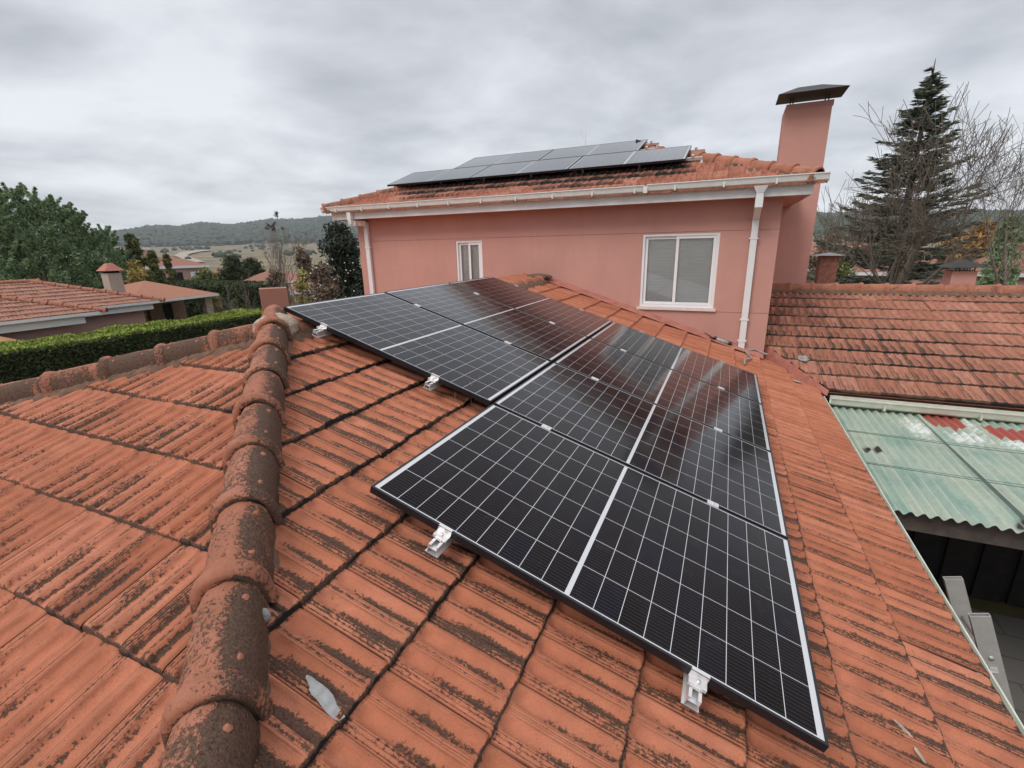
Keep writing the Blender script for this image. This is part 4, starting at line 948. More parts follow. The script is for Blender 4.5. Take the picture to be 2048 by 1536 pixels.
def crown_clumps(base, h, w, n, r0, r1, seed, profile=lambda t: 1.0):
    r = np.random.RandomState(seed); cs = []; rs = []
    for k in range(n):
        t = r.rand() ** .9; a = r.rand() * 6.283; q = w * profile(t) * math.sqrt(r.rand() * .85 + .1)
        cs.append((base[0] + math.cos(a) * q, base[1] + math.sin(a) * q, base[2] + t * h)); rs.append(r.uniform(r0, r1))
    return cs, rs
def branch_tree(seed, base, h, lean=(0, 0, 0), levels=5, r0=.16, spread=.6, first=.22, kids=(3, 4), wiggle=.12, upb=.25, lenf=.72, tw=None, ends=None, minr=.004):
    r = np.random.RandomState(seed); trunk = MB(); twigs = MB()
    def grow(p, d, L, rad, lv):
        n = 4 if lv < 2 else 3; pts = [p]; dd = d.copy()
        for i in range(n):
            dd = dd + r.normal(0, wiggle, 3) + np.array([0, 0, upb * .12]); dd /= np.linalg.norm(dd); pts.append(pts[-1] + dd * L / n)
        rads = [max(minr, rad * (1 - .45 * i / n)) for i in range(n + 1)]
        (trunk if lv < 2 else twigs).tube(pts, rads, 8 if lv == 0 else (5 if lv < 3 else 3), cap=False)
        if lv >= levels:
            if ends is not None: ends.append(pts[-1]); ends.append(pts[-2])
            return
        k = r.randint(kids[0], kids[1] + 1) + (3 if lv == 0 else 0)
        for j in range(k):
            f = 1.0 if j == 0 else r.uniform(.35 if lv else .5, 1.0); ii = min(n - 1, int(f * n)); q_ = pts[ii] + (pts[ii + 1] - pts[ii]) * (f * n - ii if ii < n else 1)
            a = r.rand() * 6.283; u_ = np.cross(dd, [0, 0, 1.]) ; u_ = u_ / (np.linalg.norm(u_) + 1e-6); v_ = np.cross(dd, u_)
            sp = spread * (r.uniform(.15, .45) if j == 0 else r.uniform(.6, 1.3)); nd_ = dd * math.cos(sp) + (u_ * math.cos(a) + v_ * math.sin(a)) * math.sin(sp) + np.array([0, 0, upb]); nd_ /= np.linalg.norm(nd_)
            grow(q_, nd_, L * lenf * r.uniform(.75, 1.15), rads[min(ii + 1, n)] * (.95 if j == 0 else .58), lv + 1)
    grow(np.array(base, float), np.array([lean[0], lean[1], 1.0]) / np.linalg.norm([lean[0], lean[1], 1.0]), h, r0, 0)
    return trunk, twigs
def gz_at(p):
    A = math.degrees(math.atan2(p[0] - CAM[0], p[1] - CAM[1])); R = math.hypot(p[0] - CAM[0], p[1] - CAM[1]); return float(terrain_z(np.array(A), np.array(R)))
def dep(x, y, d): return float((at(x, y, d) - CAM).dot(FWD))
def spot(x, d, y=480):
    q = at(x, y, d); q[2] = gz_at(q); return q
def bare_tree(seed, x, d, ytop, label, m=m_bark, trunkh=.3, name='bare_tree', group=None, **kw):
    b0 = spot(x, d, kw.pop('ybase', 560)); H = at(x, ytop, d)[2] - b0[2]
    t_ = thing(name, tuple(b0), label, 'tree', group)
    ends = []
    tr_, tw_ = branch_tree(seed, b0, H * trunkh, ends=ends, r0=kw.pop('r0', .16), **kw)
    allz = np.array([v[2] for v in tw_.v]); k = H / max(.1, allz.max() - b0[2])
    for mb in (tr_, tw_): mb.v = [(b0[0] + (v[0] - b0[0]) * k, b0[1] + (v[1] - b0[1]) * k, b0[2] + (v[2] - b0[2]) * k) for v in mb.v]
    tr_.build('trunk', m, t_); tw_.build('crown', m, t_)
    return t_, [np.array(b0) + (np.array(e_) - b0) * k for e_ in ends]

# --- pine mass on the left
mass = [(-20, 38, 388), (22, 39, 384), (62, 38, 388), (92, 42, 400), (-60, 36, 402), (118, 41, 416), (142, 41, 430), (168, 46, 474), (206, 45, 464), (190, 40, 525), (60, 36, 470), (120, 38, 490), (0, 36, 450), (235, 52, 505)]
lab = ['tall pine at the left edge of the photo', 'tallest rounded pine behind the neighbour roof', 'pine with a bushy top just right of the tallest one', 'pine sloping down at the right of the tall group', 'pine cut off by the left edge', 'feathery pine top below the tall group', 'dark pine between the tall group and the lone feathery top', 'low pine left of the small pointed top', 'small pine with a feathery pointed top against the hill', 'low dark conifer behind the stone chimney', 'lower dark pine filling under the tallest one', 'dark conifer at mid height behind the roof ridge', 'dark low pine by the left edge', 'low conifer beside the olive cypress']
for k, ((x, d, y), lb_) in enumerate(zip(mass, lab)):
    b0 = spot(x, d, y); H = at(x, y, d)[2] - b0[2]; W_ = H * .23 + .2
    t_ = thing('pine_tree', tuple(b0), lb_, 'tree', 'pines behind the neighbour house')
    MB().tube([b0, b0 + (0, 0, H * .5), b0 + (.1, .1, H * .93)], [.2, .14, .04], 7).build('trunk', m_bark, t_)
    cs, rs = crown_clumps((b0[0], b0[1], b0[2] + H * .08), H * .86, W_, 80, .22, .55, 50 + k, lambda t: (1 - t ** 2.2) ** .55 * (.8 + .2 * math.sin(t * 9 + k)))
    r = np.random.RandomState(k); 
    for j in range(46):
        a = r.rand() * 6.28; f = r.uniform(.3, 1.02) if j % 3 else r.uniform(.85, 1.03); q_ = W_ * (1.12 - f ** 2) * 1.05; c_ = np.array((b0[0] + math.cos(a) * q_, b0[1] + math.sin(a) * q_, b0[2] + H * (f - .03)))
        for v_ in range(4): cs.append(c_ + np.array([math.cos(a) * .12, math.sin(a) * .12, .16]) * v_); rs.append(.17 - .03 * v_)
    leaves('crown', cs, rs, 85, .042, m_pine, t_, 70 + k, shell=.2, stretch=(1, 1, 1.1), aspect=1.9)
# --- conifers / yellow trees in the middle left
def bushy(x, d, ytop, wpx, label, m, name='tree', cat='tree', seed=1, n=40, leaf=.09, ln=160, prof=None, ybase=None, group=None, r=(.35, .6)):
    b0 = spot(x, d, ytop); H = at(x, ytop, d)[2] - b0[2]; W_ = wpx / 2 * dep(x, ytop, d) / F
    t_ = thing(name, tuple(b0), label, cat, group)
    MB().tube([b0, b0 + (0, 0, H * .8)], [W_ * .09 + .03, .02], 6).build('trunk', m_bark, t_)
    cs, rs = crown_clumps((b0[0], b0[1], b0[2] + H * .1), H * .82, W_ * .85, n, r[0] * W_, r[1] * W_, seed, prof or (lambda t: (1 - t ** 2) ** .5))
    leaves('crown', cs, rs, ln, leaf, m, t_, seed + 1, shell=.35)
    return t_
cone = lambda t: 1.05 - t
bushy(258, 46, 458, 75, 'pointed olive-green cypress left of the distant pink house', m_ygreen, 'cypress_tree', seed=5, n=60, prof=cone, r=(.16, .34))
bushy(232, 47, 492, 60, 'olive-green conifer on the left shoulder of the cypress', m_ygreen, 'cypress_tree', seed=9, n=36, prof=cone, r=(.2, .4))
bushy(300, 48, 492, 50, 'small olive-green conifer right of the cypress', m_ygreen, 'cypress_tree', seed=6, n=34, prof=cone, r=(.2, .4))
bushy(330, 50, 500, 34, 'lowest olive-green conifer beside the distant house roof', m_ygreen, 'cypress_tree', seed=7, n=24, prof=cone, r=(.2, .4))
bushy(268, 34, 515, 50, 'yellow-leaved shrub behind the stone chimney', m_yellow, 'yellow_shrub', 'shrub', 8, 34)
bushy(318, 33, 552, 22, 'small dark conical shrub in front of the distant pink house', m_hedge_side, 'conical_shrub', 'shrub', 10, 26, prof=cone, r=(.25, .5))
bushy(462, 75, 515, 62, 'round dark green bush at the edge of the fields', m_hedge_side, 'round_bush', 'bush', 12, 40, leaf=.14)
bushy(500, 78, 524, 55, 'second dark bush at the edge of the fields', m_hedge_side, 'round_bush', 'bush', 13, 36, leaf=.14)
bushy(405, 70, 540, 50, 'olive bush left of the dark field bushes', m_ygreen, 'round_bush', 'bush', 14, 30, leaf=.13)
bushy(430, 30, 588, 26, 'pale yellow-green shrub beside the porch pillar', m_yellow, 'small_shrub', 'shrub', 15, 24, leaf=.06)
# --- bare tree, magnolia and brown shrubs
bt, ends = bare_tree(25, 562, 30, 412, 'bare deciduous tree with last leaves in its top in front of the hill', m_bark2, .26, r0=.11, spread=.42, levels=6, upb=.2, wiggle=.1, lenf=.7, kids=(2, 3), ybase=600)
tops = sorted(ends, key=lambda e_: -e_[2])[:60]; rnd.shuffle(tops)
leaves('last_leaves', [t0 + (0, 0, -.03) for t0 in tops[:9]], [.11] * 9, 14, .06, leafmat('dead_leaf', (.05, .04, .03), (.08, .06, .045), (.12, .09, .07)), bt, 3)  # dead leaf clumps at the twig tips
bushy(600, 24, 478, 60, 'brown half-bare shrub between the bare tree and the magnolia', m_drybr, 'brown_shrub', 'shrub', 21, 50, leaf=.05, ln=70, r=(.22, .5))
bushy(598, 23, 520, 44, 'yellowing shrub low in front of the magnolia', m_yellow, 'yellow_shrub', 'shrub', 22, 22, leaf=.045, ln=60)
bushy(545, 27, 528, 60, 'reddish brown twiggy shrub behind the pink stub wall', m_drybr, 'brown_shrub', 'shrub', 23, 36, leaf=.05, ln=70)
bushy(640, 21, 515, 80, 'brown-leaved shrub under the magnolia, full of white specks', m_drybr, 'brown_shrub', 'shrub', 24, 46, leaf=.05, ln=80)
mgn = bushy(672, 26, 432, 108, 'dark evergreen magnolia with white blooms beside the pink wall', m_magn, 'magnolia_tree', seed=31, n=95, leaf=.075, ln=230, prof=lambda t: (1 - t ** 2.2) ** .6, r=(.2, .42))
fb = MB(); r = np.random.RandomState(5); c0 = spot(650, 20)
for k in range(26):
    q_ = at(r.uniform(600, 712), min(598, max(455, r.normal(548, 30))), 20 + r.uniform(-.6, .8)); s_ = r.uniform(.022, .04)
    bm = bmesh.new(); bmesh.ops.create_icosphere(bm, subdivisions=1, radius=s_); fb = MB(); fb.add([tuple(np.array(v.co) + q_) for v in bm.verts], [tuple(v.index for v in f.verts) for f in bm.faces]); bm.free()
    fb.build('bloom', m_bloom, mgn)
for s_, (x, lb_) in enumerate(((500, 'twiggy shrub left of the pink pillar'), (590, 'bare shrub right of the pink pillar'))):
    bare_tree(60 + s_, x, 26, 548 - 18 * s_, lb_, m_bark, .3, 'bare_shrub', 'bare shrubs in the garden', r0=.035, spread=.6, levels=4, upb=.15, ybase=600)
bare_tree(77, 1165, 34, 252, 'bare treetop poking above the roof of the house', m_bark2, .42, r0=.12, spread=.3, levels=4, upb=.4, kids=(3, 4), ybase=290)

# --- right side: fir and bare trees
def fir(x, d, ytop, wpx, label):
    b0 = spot(x, d, ytop); top = at(x, ytop, d); H = top[2] - b0[2]; W_ = wpx / 2 * dep(x, ytop, d) / F; r = np.random.RandomState(9)
    t_ = thing('fir_tree', tuple(b0), label, 'tree'); tr_ = MB().tube([b0, b0 + (0, 0, H * .5), (b0[0], b0[1], top[2] - .1), (b0[0], b0[1], top[2] + .25)], [.24, .14, .03, .01], 8)
    V = []; z = .06; pts = []; Ls = []
    while z < .985:
        L_ = W_ * (1 - z) ** .95 * 1.75 + .10; nb = 8 if z < .9 else 5; a0 = r.rand() * 6.28
        for k in range(nb):
            a = a0 + 6.283 * k / nb + r.normal(0, .15); L2 = L_ * r.uniform(.62, 1.12); base = b0 + (0, 0, H * z + r.normal(0, .16))
            ex_ = np.array([math.cos(a), math.sin(a), 0]); rise = .42 * z - .06 + r.normal(0, .05)
            P = [base, base + ex_ * L2 * .5 + (0, 0, L2 * (rise * .5 - .06)), base + ex_ * L2 + (0, 0, L2 * (rise + .02))]
            tr_.tube(P, [.03 * (1.1 - z), .018 * (1.1 - z), .004], 3, cap=False)
            nn = int(10 + L2 * 58)
            for j in range(nn):
                f = r.uniform(.12, 1.0); q_ = P[0] * (1 - f) ** 2 + 2 * f * (1 - f) * P[1] + f * f * P[2]
                side = np.array([-ex_[1], ex_[0], 0]) * (1 if r.rand() < .5 else -1); w_ = .36 * L2 * (1.08 - f) * r.rand() + .02
                dirn = ex_ * .75 + side * .75 + (0, 0, r.normal(.05, .15)); dirn /= np.linalg.norm(dirn)
                V.append((q_ + side * w_ + ex_ * w_ * .5 + (0, 0, r.normal(-.02, .03)), dirn, r.uniform(.09, .19)))
        z += .024 + .010 * (1 - z)
    tr_.build('trunk', m_bark, t_)
    C_ = np.array([v[0] for v in V]); D = np.array([v[1] for v in V]); S = np.array([v[2] for v in V])[:, None]
    U_ = np.cross(D, r.normal(size=D.shape)); U_ /= np.linalg.norm(U_, axis=1)[:, None]
    q4 = np.stack([C_ - D * S, C_ - U_ * S * .20, C_ + D * S, C_ + U_ * S * .20], 1).reshape(-1, 3)
    np_mesh('crown', q4, np.arange(len(q4)).reshape(-1, 4), m_fir, t_, {'tid': np.repeat(np.clip(r.normal(.45, .25, len(C_)), 0, 1), 4)})
fir(1868, 24, 134, 262, 'tall dark fir tree right of the chimney')
bare_tree(12, 1785, 20, 205, 'large bare tree spreading in front of the tall fir', m_bark, .16, r0=.11, spread=.62, levels=6, upb=.10, lenf=.75, lean=(.06, .0, 0), wiggle=.08, kids=(3, 3), minr=.0034)
bare_tree(17, 2005, 18, 150, 'bare tree cut by the right edge of the photo', m_bark, .30, r0=.12, spread=.58, levels=6, upb=.08, lenf=.76, lean=(.05, .0, 0), wiggle=.08, kids=(3, 3), minr=.0034)
bare_tree(19, 1662, 23, 345, 'slender bare tree just right of the chimney', m_bark2, .24, r0=.07, spread=.5, levels=5, upb=.25, lenf=.74, kids=(2, 3))
bushy(1972, 60, 448, 100, 'orange autumn tree behind the bare trees on the right', m_orange, 'autumn_tree', seed=41, n=46, leaf=.16, ln=150)
bushy(1910, 58, 470, 60, 'smaller orange autumn tree partly hidden by the fir', m_orange, 'autumn_tree', seed=42, n=30, leaf=.16, ln=150)
bushy(1690, 34, 500, 60, 'olive shrub behind the small brick chimney', m_ygreen, 'olive_shrub', 'shrub', 43, 34)
bushy(1660, 40, 452, 70, 'brown bare thicket against the slope right of the chimney', m_drybr, 'brown_shrub', 'shrub', 44, 40, ln=70)
bushy(2030, 52, 428, 60, 'dark pine at the right edge below the skyline', m_pine, 'pine_tree', 'tree', 45, 40)

# --- hedges
def hedge(name, x0, x1, y0, y1, z1, label, n=70, leaf=.045, top=m_hedge_top, sidem=m_hedge_side, dens=1.0, z0=GZ):
    t_ = thing(name, ((x0 + x1) / 2, (y0 + y1) / 2, z0), label, 'hedge')
    MB().box(x0 + .12, x1 - .12, y0 + .12, y1 - .12, z0, z1 - .10).build('core', simple('hedge_core', (.02, .024, .012), 1, .3, 9), t_)
    r = np.random.RandomState(len(label)); a = (x1 - x0) * (y1 - y0); 
    def lay(N, f, m, nm, s_):
        P_ = f(N); A_ = r.normal(size=(N, 3)); A_ /= np.linalg.norm(A_, axis=1)[:, None]; B_ = np.cross(A_, r.normal(size=(N, 3))); B_ /= np.linalg.norm(B_, axis=1)[:, None]; S = s_ * (.6 + .8 * r.rand(N))[:, None]
        V = np.stack([P_ - A_ * S * 1.5, P_ - B_ * S * .6, P_ + A_ * S * 1.5, P_ + B_ * S * .6], 1).reshape(-1, 3)
        lown = np.sin(P_[:, 0] * 3.1 + P_[:, 2] * 5) * np.sin(P_[:, 1] * 2.3 + P_[:, 2] * 3) * .15
        np_mesh(nm, V, np.arange(4 * N).reshape(N, 4), m, t_, {'tid': np.repeat(np.clip(r.normal(.45, .22, N) + lown, 0, 1), 4)})
    wav = lambda y: .035 * np.sin(y * 1.7) + .03 * np.sin(y * 4.1 + 1)
    def ftop(N):
        x = r.uniform(x0 - .03, x1 + .03, N); y = r.uniform(y0, y1, N); return np.stack([x, y, z1 + wav(y) + wav(x * 2) + r.uniform(-.09, .05, N)], -1)
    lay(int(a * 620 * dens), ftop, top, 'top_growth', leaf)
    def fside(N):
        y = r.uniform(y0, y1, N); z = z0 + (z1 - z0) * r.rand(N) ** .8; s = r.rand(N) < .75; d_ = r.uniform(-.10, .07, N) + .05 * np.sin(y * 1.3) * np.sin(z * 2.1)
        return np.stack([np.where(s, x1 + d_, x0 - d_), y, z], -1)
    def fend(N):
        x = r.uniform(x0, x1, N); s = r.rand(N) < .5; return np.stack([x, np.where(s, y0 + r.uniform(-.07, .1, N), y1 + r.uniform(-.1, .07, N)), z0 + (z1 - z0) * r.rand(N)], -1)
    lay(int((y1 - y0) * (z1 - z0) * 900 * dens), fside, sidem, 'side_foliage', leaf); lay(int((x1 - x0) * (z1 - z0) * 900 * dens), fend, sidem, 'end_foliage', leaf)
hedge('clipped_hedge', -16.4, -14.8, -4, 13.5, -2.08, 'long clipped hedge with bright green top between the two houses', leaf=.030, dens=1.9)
hedge('dark_hedge', -38, -26.5, 20.6, 24.2, -1.78, 'tall dark green hedge beyond the porch', leaf=.07, dens=.35, top=m_hedge_side)
hedge('distant_hedge', 8, 26, 33, 35, -2.9, 'low dark hedge under the fir and bare trees', leaf=.07, dens=.35, top=m_ygreen)

# ================================================================== neighbour house on the left
nb = thing('neighbour_house', (-21, 6, GZ), 'neighbouring low pink house with tiled hip roofs behind the clipped hedge', 'house')
m_tile3 = tile_material('neighbour_clay', (0.36, 0.165, 0.115), (0.42, 0.20, 0.14), (0.47, 0.24, 0.17))
def hip_roof(x0, x1, y0, y1, z, pitch, name, m, parent, lips=True, seed=1, ridge='y'):
    hw = (x1 - x0) / 2; zt_ = z + pitch * hw; xm = (x0 + x1) / 2
    a, c_ = (xm, y0 + hw, zt_), (xm, y1 - hw, zt_)
    mb = MB().add([(x0, y0, z), (x1, y0, z), (x1, y1, z), (x0, y1, z), a, c_], [(1, 2, 5, 4), (0, 1, 4), (2, 3, 5), (3, 0, 4, 5), (3, 2, 1, 0)])
    o = mb.build(name, m, parent)
    if lips:
        dn = .012
        n_ = int(hw / .34)
        tile_field('tile_covering', (x1 + .02, 0, z + .0), (1, 0), (0, 1), pitch, [-i * .34 for i in range(n_ + 1)], .34, y0, y1, lambda X, Y: ((Y - y0) > (x1 - X)) & ((y1 - Y) > (x1 - X)), o, m_tile3, lambda x, y: .3 + 0 * x, nu=9, fine=False, seed=seed, up=1.3)
        tile_field('tile_covering', (0, y1 + .02, z + .0), (0, 1), (1, 0), pitch, [-i * .34 for i in range(n_ + 1)], .34, x0, x1, lambda X, Y: ((x1 - X) > (y1 - Y)) & ((X - x0) > (y1 - Y)), o, m_tile3, lambda x, y: .3 + 0 * x, nu=9, fine=False, seed=seed + 1, up=1.3)
        ridge_caps(o, c_, (x1, y1, z + .01), .4, 0, lichmul=.8, seed=seed, lo=.02); ridge_caps(o, a, c_, .4, 0, lichmul=.8, seed=seed + 1, lo=.02)
    return o
hip_roof(-25.0, -19.1, -8, 11.2, -1.5, T, 'roof', m_deck, nb, seed=60)
hip_roof(-24.2, -17.2, -9, 8.1, -1.49, T * .96, 'roof', m_deck, nb, seed=62)
MB().box(-24.4, -19.6, -7, 10.7, GZ, -1.52).build('wall', m_wall2, nb); MB().box(-24, -17.75, -8, 7.3, GZ, -1.53).build('wall', m_wall2, nb)
MB().box(-17.32, -17.17, -9, 8.12, -1.60, -1.50).box(-17.42, -17.33, -9, 7.6, -1.86, -1.62).build('gutter', m_white, nb)
MB().box(-19.2, -19.07, 7.6, 11.25, -1.60, -1.50).box(-19.35, -19.22, 8.2, 10.9, -1.84, -1.62).build('gutter', m_white, nb)
for y, z in ((4.1, -2.5), (6.6, -2.35)):
    MB().tube([(-17.74, y, z - .15), (-17.6, y, z - .1), (-17.55, y, z + .05)], .02, 6).tube([(-17.55, y, z + .05), (-17.55, y, z + .22)], [.07, .05], 8).build('wall_lantern', m_black, nb)
# stone chimney with a tiled hat
cq = at(231, 583, 26.2); ztp = at(228, 546, 26.2)[2]; hb = .25
chn = MB().box(cq[0] - hb, cq[0] + hb, cq[1] - hb, cq[1] + hb, -2.2, ztp).build('chimney', plaster('chimney_render', (.46, .38, .32)), nb)
MB().box(cq[0] - hb + .05, cq[0] + hb - .05, cq[1] - hb + .05, cq[1] + hb - .05, ztp, ztp + .10).build('chimney_throat', m_dark, chn)
hb2 = hb + .10; zh = ztp + .10
MB().add([(cq[0] - hb2, cq[1] - hb2, zh), (cq[0] + hb2, cq[1] - hb2, zh), (cq[0] + hb2, cq[1] + hb2, zh), (cq[0] - hb2, cq[1] + hb2, zh), (cq[0] - .09, cq[1] - .09, zh + .3), (cq[0] + .09, cq[1] - .09, zh + .3), (cq[0] + .09, cq[1] + .09, zh + .3), (cq[0] - .09, cq[1] + .09, zh + .3)], [(3, 2, 1, 0), (0, 1, 5, 4), (1, 2, 6, 5), (2, 3, 7, 6), (3, 0, 4, 7), (4, 5, 6, 7)]).build('chimney_hat', m_redmortar, chn)
# porch
m_tile4 = tile_material('porch_clay', (0.44, 0.19, 0.115), (0.49, 0.215, 0.13), (0.52, 0.235, 0.15))
pr_ = MB(); P0, P1, P2, P3 = at(296, 604, 24.5), at(416, 589, 26.6), at(330, 569, 32), at(236, 578, 30)
P0[2] = P1[2] = -1.62
ap_ = np.array([-23.6, 13.2, -.86])
porch = thing('porch', (-22.5, 13, GZ), 'open porch with orange tiled hip roof and stone pillar behind the neighbour house', 'porch')
cor = [(-20.3, 10.6, -1.6), (-20.9, 15.0, -1.6), (-27, 15.6, -1.6), (-27, 10.6, -1.6)]
mb = MB().add(cor + [tuple(ap_)], [(0, 1, 4), (1, 2, 4), (2, 3, 4), (3, 0, 4), (3, 2, 1, 0)]); mb.build('roof', m_tile4, porch)
MB().obox(cor[0] + np.array([0, 0, -.11]), np.array(cor[1]) - np.array(cor[0]), (.06, 0, 0), (0, 0, .10)).build('gutter', m_white, porch)
MB().box(-21.6, -21.25, 14.5, 14.85, GZ, -1.62).build('pillar', m_stone, porch)
MB().box(-24.6, -24.4, 11.2, 13.2, GZ, -1.62).build('back_wall', m_dark, porch); MB().box(-24.0, -23.8, 13.2, 15.0, GZ, -1.62).build('plank_wall', m_brownwood, porch)
MB().box(-23.79, -23.76, 13.9, 14.3, GZ + .9, -2.1).build('opening', m_dark, porch)
def on_x(x, y, X): r_ = ray(x, y); return CAM + r_ * ((X - CAM[0]) / r_[0])
ap0, ap1 = on_x(-90, 655, -17.05), on_x(90, 690, -17.05)
aw = MB().obox(ap0, ap1 - ap0, (.75, 0, -.42), (0, 0, -.03))
tag(aw.build('awning', m_peach), 'plain peach coloured awning in front of the neighbour wall', 'awning')
# pink stub wall behind the top of the hip
q0, q1 = at(521, 600, 14.0), at(577, 600, 14.0); dv_ = q1 - q0; nrm = np.array([-dv_[1], dv_[0], 0]) / np.linalg.norm(dv_[:2])
zt_ = at(550, 577, 14.0)[2]
sw = MB().obox((q0[0], q0[1], GZ), (dv_[0], dv_[1], 0), nrm * .5, (0, 0, zt_ - GZ)); tag(sw.build('garden_pillar', plaster('aged_pink_render', (.40, .19, .14))), 'square pink rendered pillar standing behind the top of the hip tiles', 'pillar')

# distant houses
def small_house(x, y, d, wpx, hw, label, ztop=None, rot=0.0, wall=m_wall2, hgt=2.6, seed=1, chim=True):
    q_ = at(x, y, d); b0 = np.array([q_[0], q_[1], gz_at(q_)]); Wd = wpx * dep(x, y, d) / F; ez = q_[2]
    t_ = thing('distant_house', tuple(b0), label, 'house', 'distant houses')
    r_ = ray(x, y)[:2]; r_ = r_ / np.linalg.norm(r_); a = np.array([r_[1], -r_[0], 0]); c_ = math.cos(rot); s_ = math.sin(rot)
    ax = np.array([a[0] * c_ - a[1] * s_, a[0] * s_ + a[1] * c_, 0]); ay = np.array([-ax[1], ax[0], 0])
    o_ = b0 - ax * Wd / 2 - ay * 0
    MB().obox((o_[0], o_[1], b0[2] - 3), ax * Wd, ay * hw, (0, 0, ez - b0[2] + 3)).build('wall', wall, t_)
    e_ = .4; zc = ez; A_ = o_ - ax * e_ - ay * e_; B_ = A_ + ax * (Wd + 2 * e_); D_ = A_ + ay * (hw + 2 * e_); E_ = B_ + ay * (hw + 2 * e_)
    hh = (hw + 2 * e_) / 2; P = [A_, B_, E_, D_]; P = [(p_[0], p_[1], zc) for p_ in P]
    r0_ = A_ + ax * hh + ay * hh; r1_ = B_ - ax * hh + ay * hh; zt2 = zc + hh * .33
    P += [(r0_[0], r0_[1], zt2), (r1_[0], r1_[1], zt2)]
    MB().add(P, [(0, 1, 5, 4), (1, 2, 5), (2, 3, 4, 5), (3, 0, 4), (3, 2, 1, 0)]).build('roof', m_tile3, t_)
    MB().obox(np.array(P[0]) + (0, 0, -.3), ax * (Wd + 2 * e_), ay * .1, (0, 0, .3)).build('gutter', m_white, t_)
    for k in range(3):
        w0 = o_ + ax * Wd * (.2 + .27 * k) - ay * .03
        MB().obox((w0[0], w0[1], ez - 1.9), ax * 1.0, ay * .05, (0, 0, 1.1)).build('window', m_white if k == 2 else m_dark, t_)
    if chim:
        k0 = o_ + ax * Wd * .03 + ay * 1.5; MB().obox((k0[0], k0[1], ez - 1), ax * 1.3, ay * 1.2, (0, 0, 3.0)).build('chimney', wall, t_); MB().obox((k0[0] - .1, k0[1] - .1, ez + 2.1), ax * 1.5, ay * 1.4, (0, 0, .15)).build('chimney_cap', m_white, t_)
small_house(347, 532, 75, 108, 7, 'distant pink house with a chimney between the cypress and the fields', rot=.12)
small_house(470, 556, 95, 150, 9, 'long low red-roofed house behind the dark hedge', rot=-.05, chim=False)
small_house(560, 562, 70, 130, 8, 'red-roofed house behind the bare tree', rot=.05, chim=False)
small_house(665, 577, 48, 140, 8, 'red roof low behind the magnolia', rot=.1, chim=False)
small_house(1990, 545, 55, 260, 12, 'tiled roofs beyond the orange tree at the right edge', rot=-.1, chim=False)
small_house(1800, 545, 60, 240, 12, 'tiled roofs glimpsed behind the tall fir', rot=.05, chim=False)
small_house(1650, 535, 45, 70, 10, 'pinkish house wall right of the tall chimney', rot=.1, chim=False)
# white garden chairs
for k, (x, lb_) in enumerate(((648, 'white garden chair left of the pair beyond the roof ridge'), (690, 'white folding garden chair nearer the pink wall'))):
    b0 = at(x, 606, 40); b0[2] = gz_at(b0); t_ = thing('garden_chair', tuple(b0), lb_, 'chair', 'white garden furniture')
    for i, j in ((0, 0), (1, 0), (0, 1), (1, 1)): MB().tube([b0 + (i * .5 - .25, j * .5, 0), b0 + (i * .5 - .25, j * .5, .45 if j == 0 else .95)], .03, 6).build('leg', m_white, t_)
    MB().obox(b0 + (-.28, 0, .43), (.56, 0, 0), (0, .5, 0), (0, 0, .04)).build('seat', m_white, t_); MB().obox(b0 + (-.28, .48, .6), (.56, 0, 0), (0, .03, 0), (0, 0, .35)).build('backrest', m_white, t_)

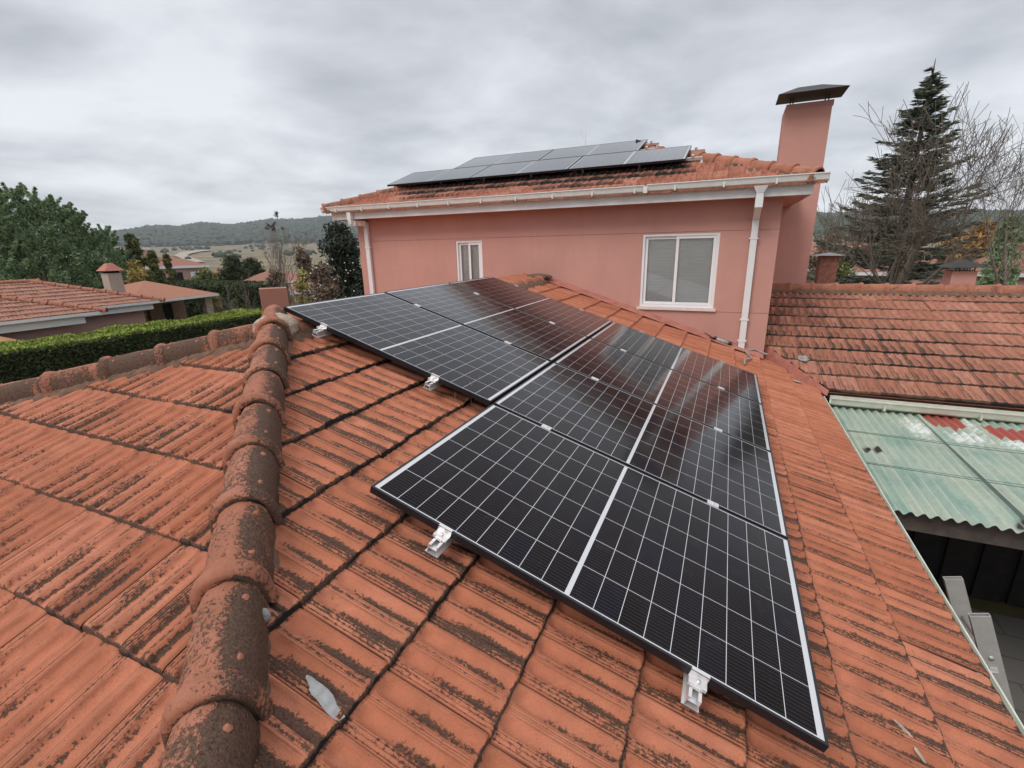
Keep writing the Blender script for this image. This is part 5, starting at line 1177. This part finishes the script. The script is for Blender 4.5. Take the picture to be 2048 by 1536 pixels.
# --- far wood on the slopes and shrubs in the fields
def scatter_wood(name, label, N, sel, m, seed, s0, s1):
    r = np.random.RandomState(seed); bm = bmesh.new(); bmesh.ops.create_icosphere(bm, subdivisions=1, radius=1); bv = np.array([v.co for v in bm.verts]); bf = np.array([[v.index for v in f.verts] for f in bm.faces]); bm.free()
    A, R = sel(r, N); z = terrain_z(A, R); X = CAM[0] + R * np.sin(np.radians(A)); Y = CAM[1] + R * np.cos(np.radians(A)); S = r.uniform(s0, s1, N)
    V = bv[None] * (S[:, None, None] * np.array([1, 1, .85])) * (1 + r.normal(0, .12, (N, len(bv), 1))) + np.stack([X, Y, z + S * .4], -1)[:, None]
    Fq = bf[None] + (np.arange(N) * len(bv))[:, None, None]
    o_ = np_mesh(name, V.reshape(-1, 3), Fq.reshape(-1, 3), m, None, {'tid': np.repeat(np.clip(r.normal(.45, .25, N), 0, 1), len(bv))}); return tag(o_, label, 'wood' if 'wood' in name else 'scrub', kind='stuff')
def selhill(r, N):
    A = r.uniform(-74, 26, N); left = 1 - sstep(-35, -5, A); Rt = 2300 * left + 1300 * (1 - left); return A, Rt * r.uniform(.66, 1.01, N)
scatter_wood('far_wood', 'oak and pine wood covering the distant hills', 15000, selhill, m_forest, 3, 5, 10)
def selscrub(r, N):
    A = r.uniform(-74, 26, N); c = np.round(A / 7 + .4 * np.sin(A)); R = 320 + 90 * (c % 5) + 40 * r.normal(size=N) + np.abs(r.normal(0, 160, N)); 
    keep = np.sin(A * .9) * np.sin(R * .012) ; R = np.where(keep < .1, R * 1.9, R); return A, np.clip(R, 260, 1450)
scatter_wood('field_scrub', 'dark scrub and hedgerows dotted across the far fields', 900, selscrub, m_forest, 4, 2.0, 5.0)
# ------------------------------------------------------------------ air
hm = bpy.data.materials.new('haze_air'); hm.use_nodes = True; ht = hm.node_tree; ht.nodes.clear()
pv = nd(ht, 'ShaderNodeVolumePrincipled', inp={'Density': 0.00016, 'Color': (.86, .90, .95, 1), 'Anisotropy': 0.0}); oo = nd(ht, 'ShaderNodeOutputMaterial'); ht.links.new(pv.outputs[0], oo.inputs['Volume'])
hb_ = MB().box(-3650, 3650, -3650, 3650, -220, 260).build('haze', hm); tag(hb_, kind='stuff')
scene.cycles.volume_bounces = 0; scene.cycles.volume_step_rate = 5; scene.cycles.volume_max_steps = 8
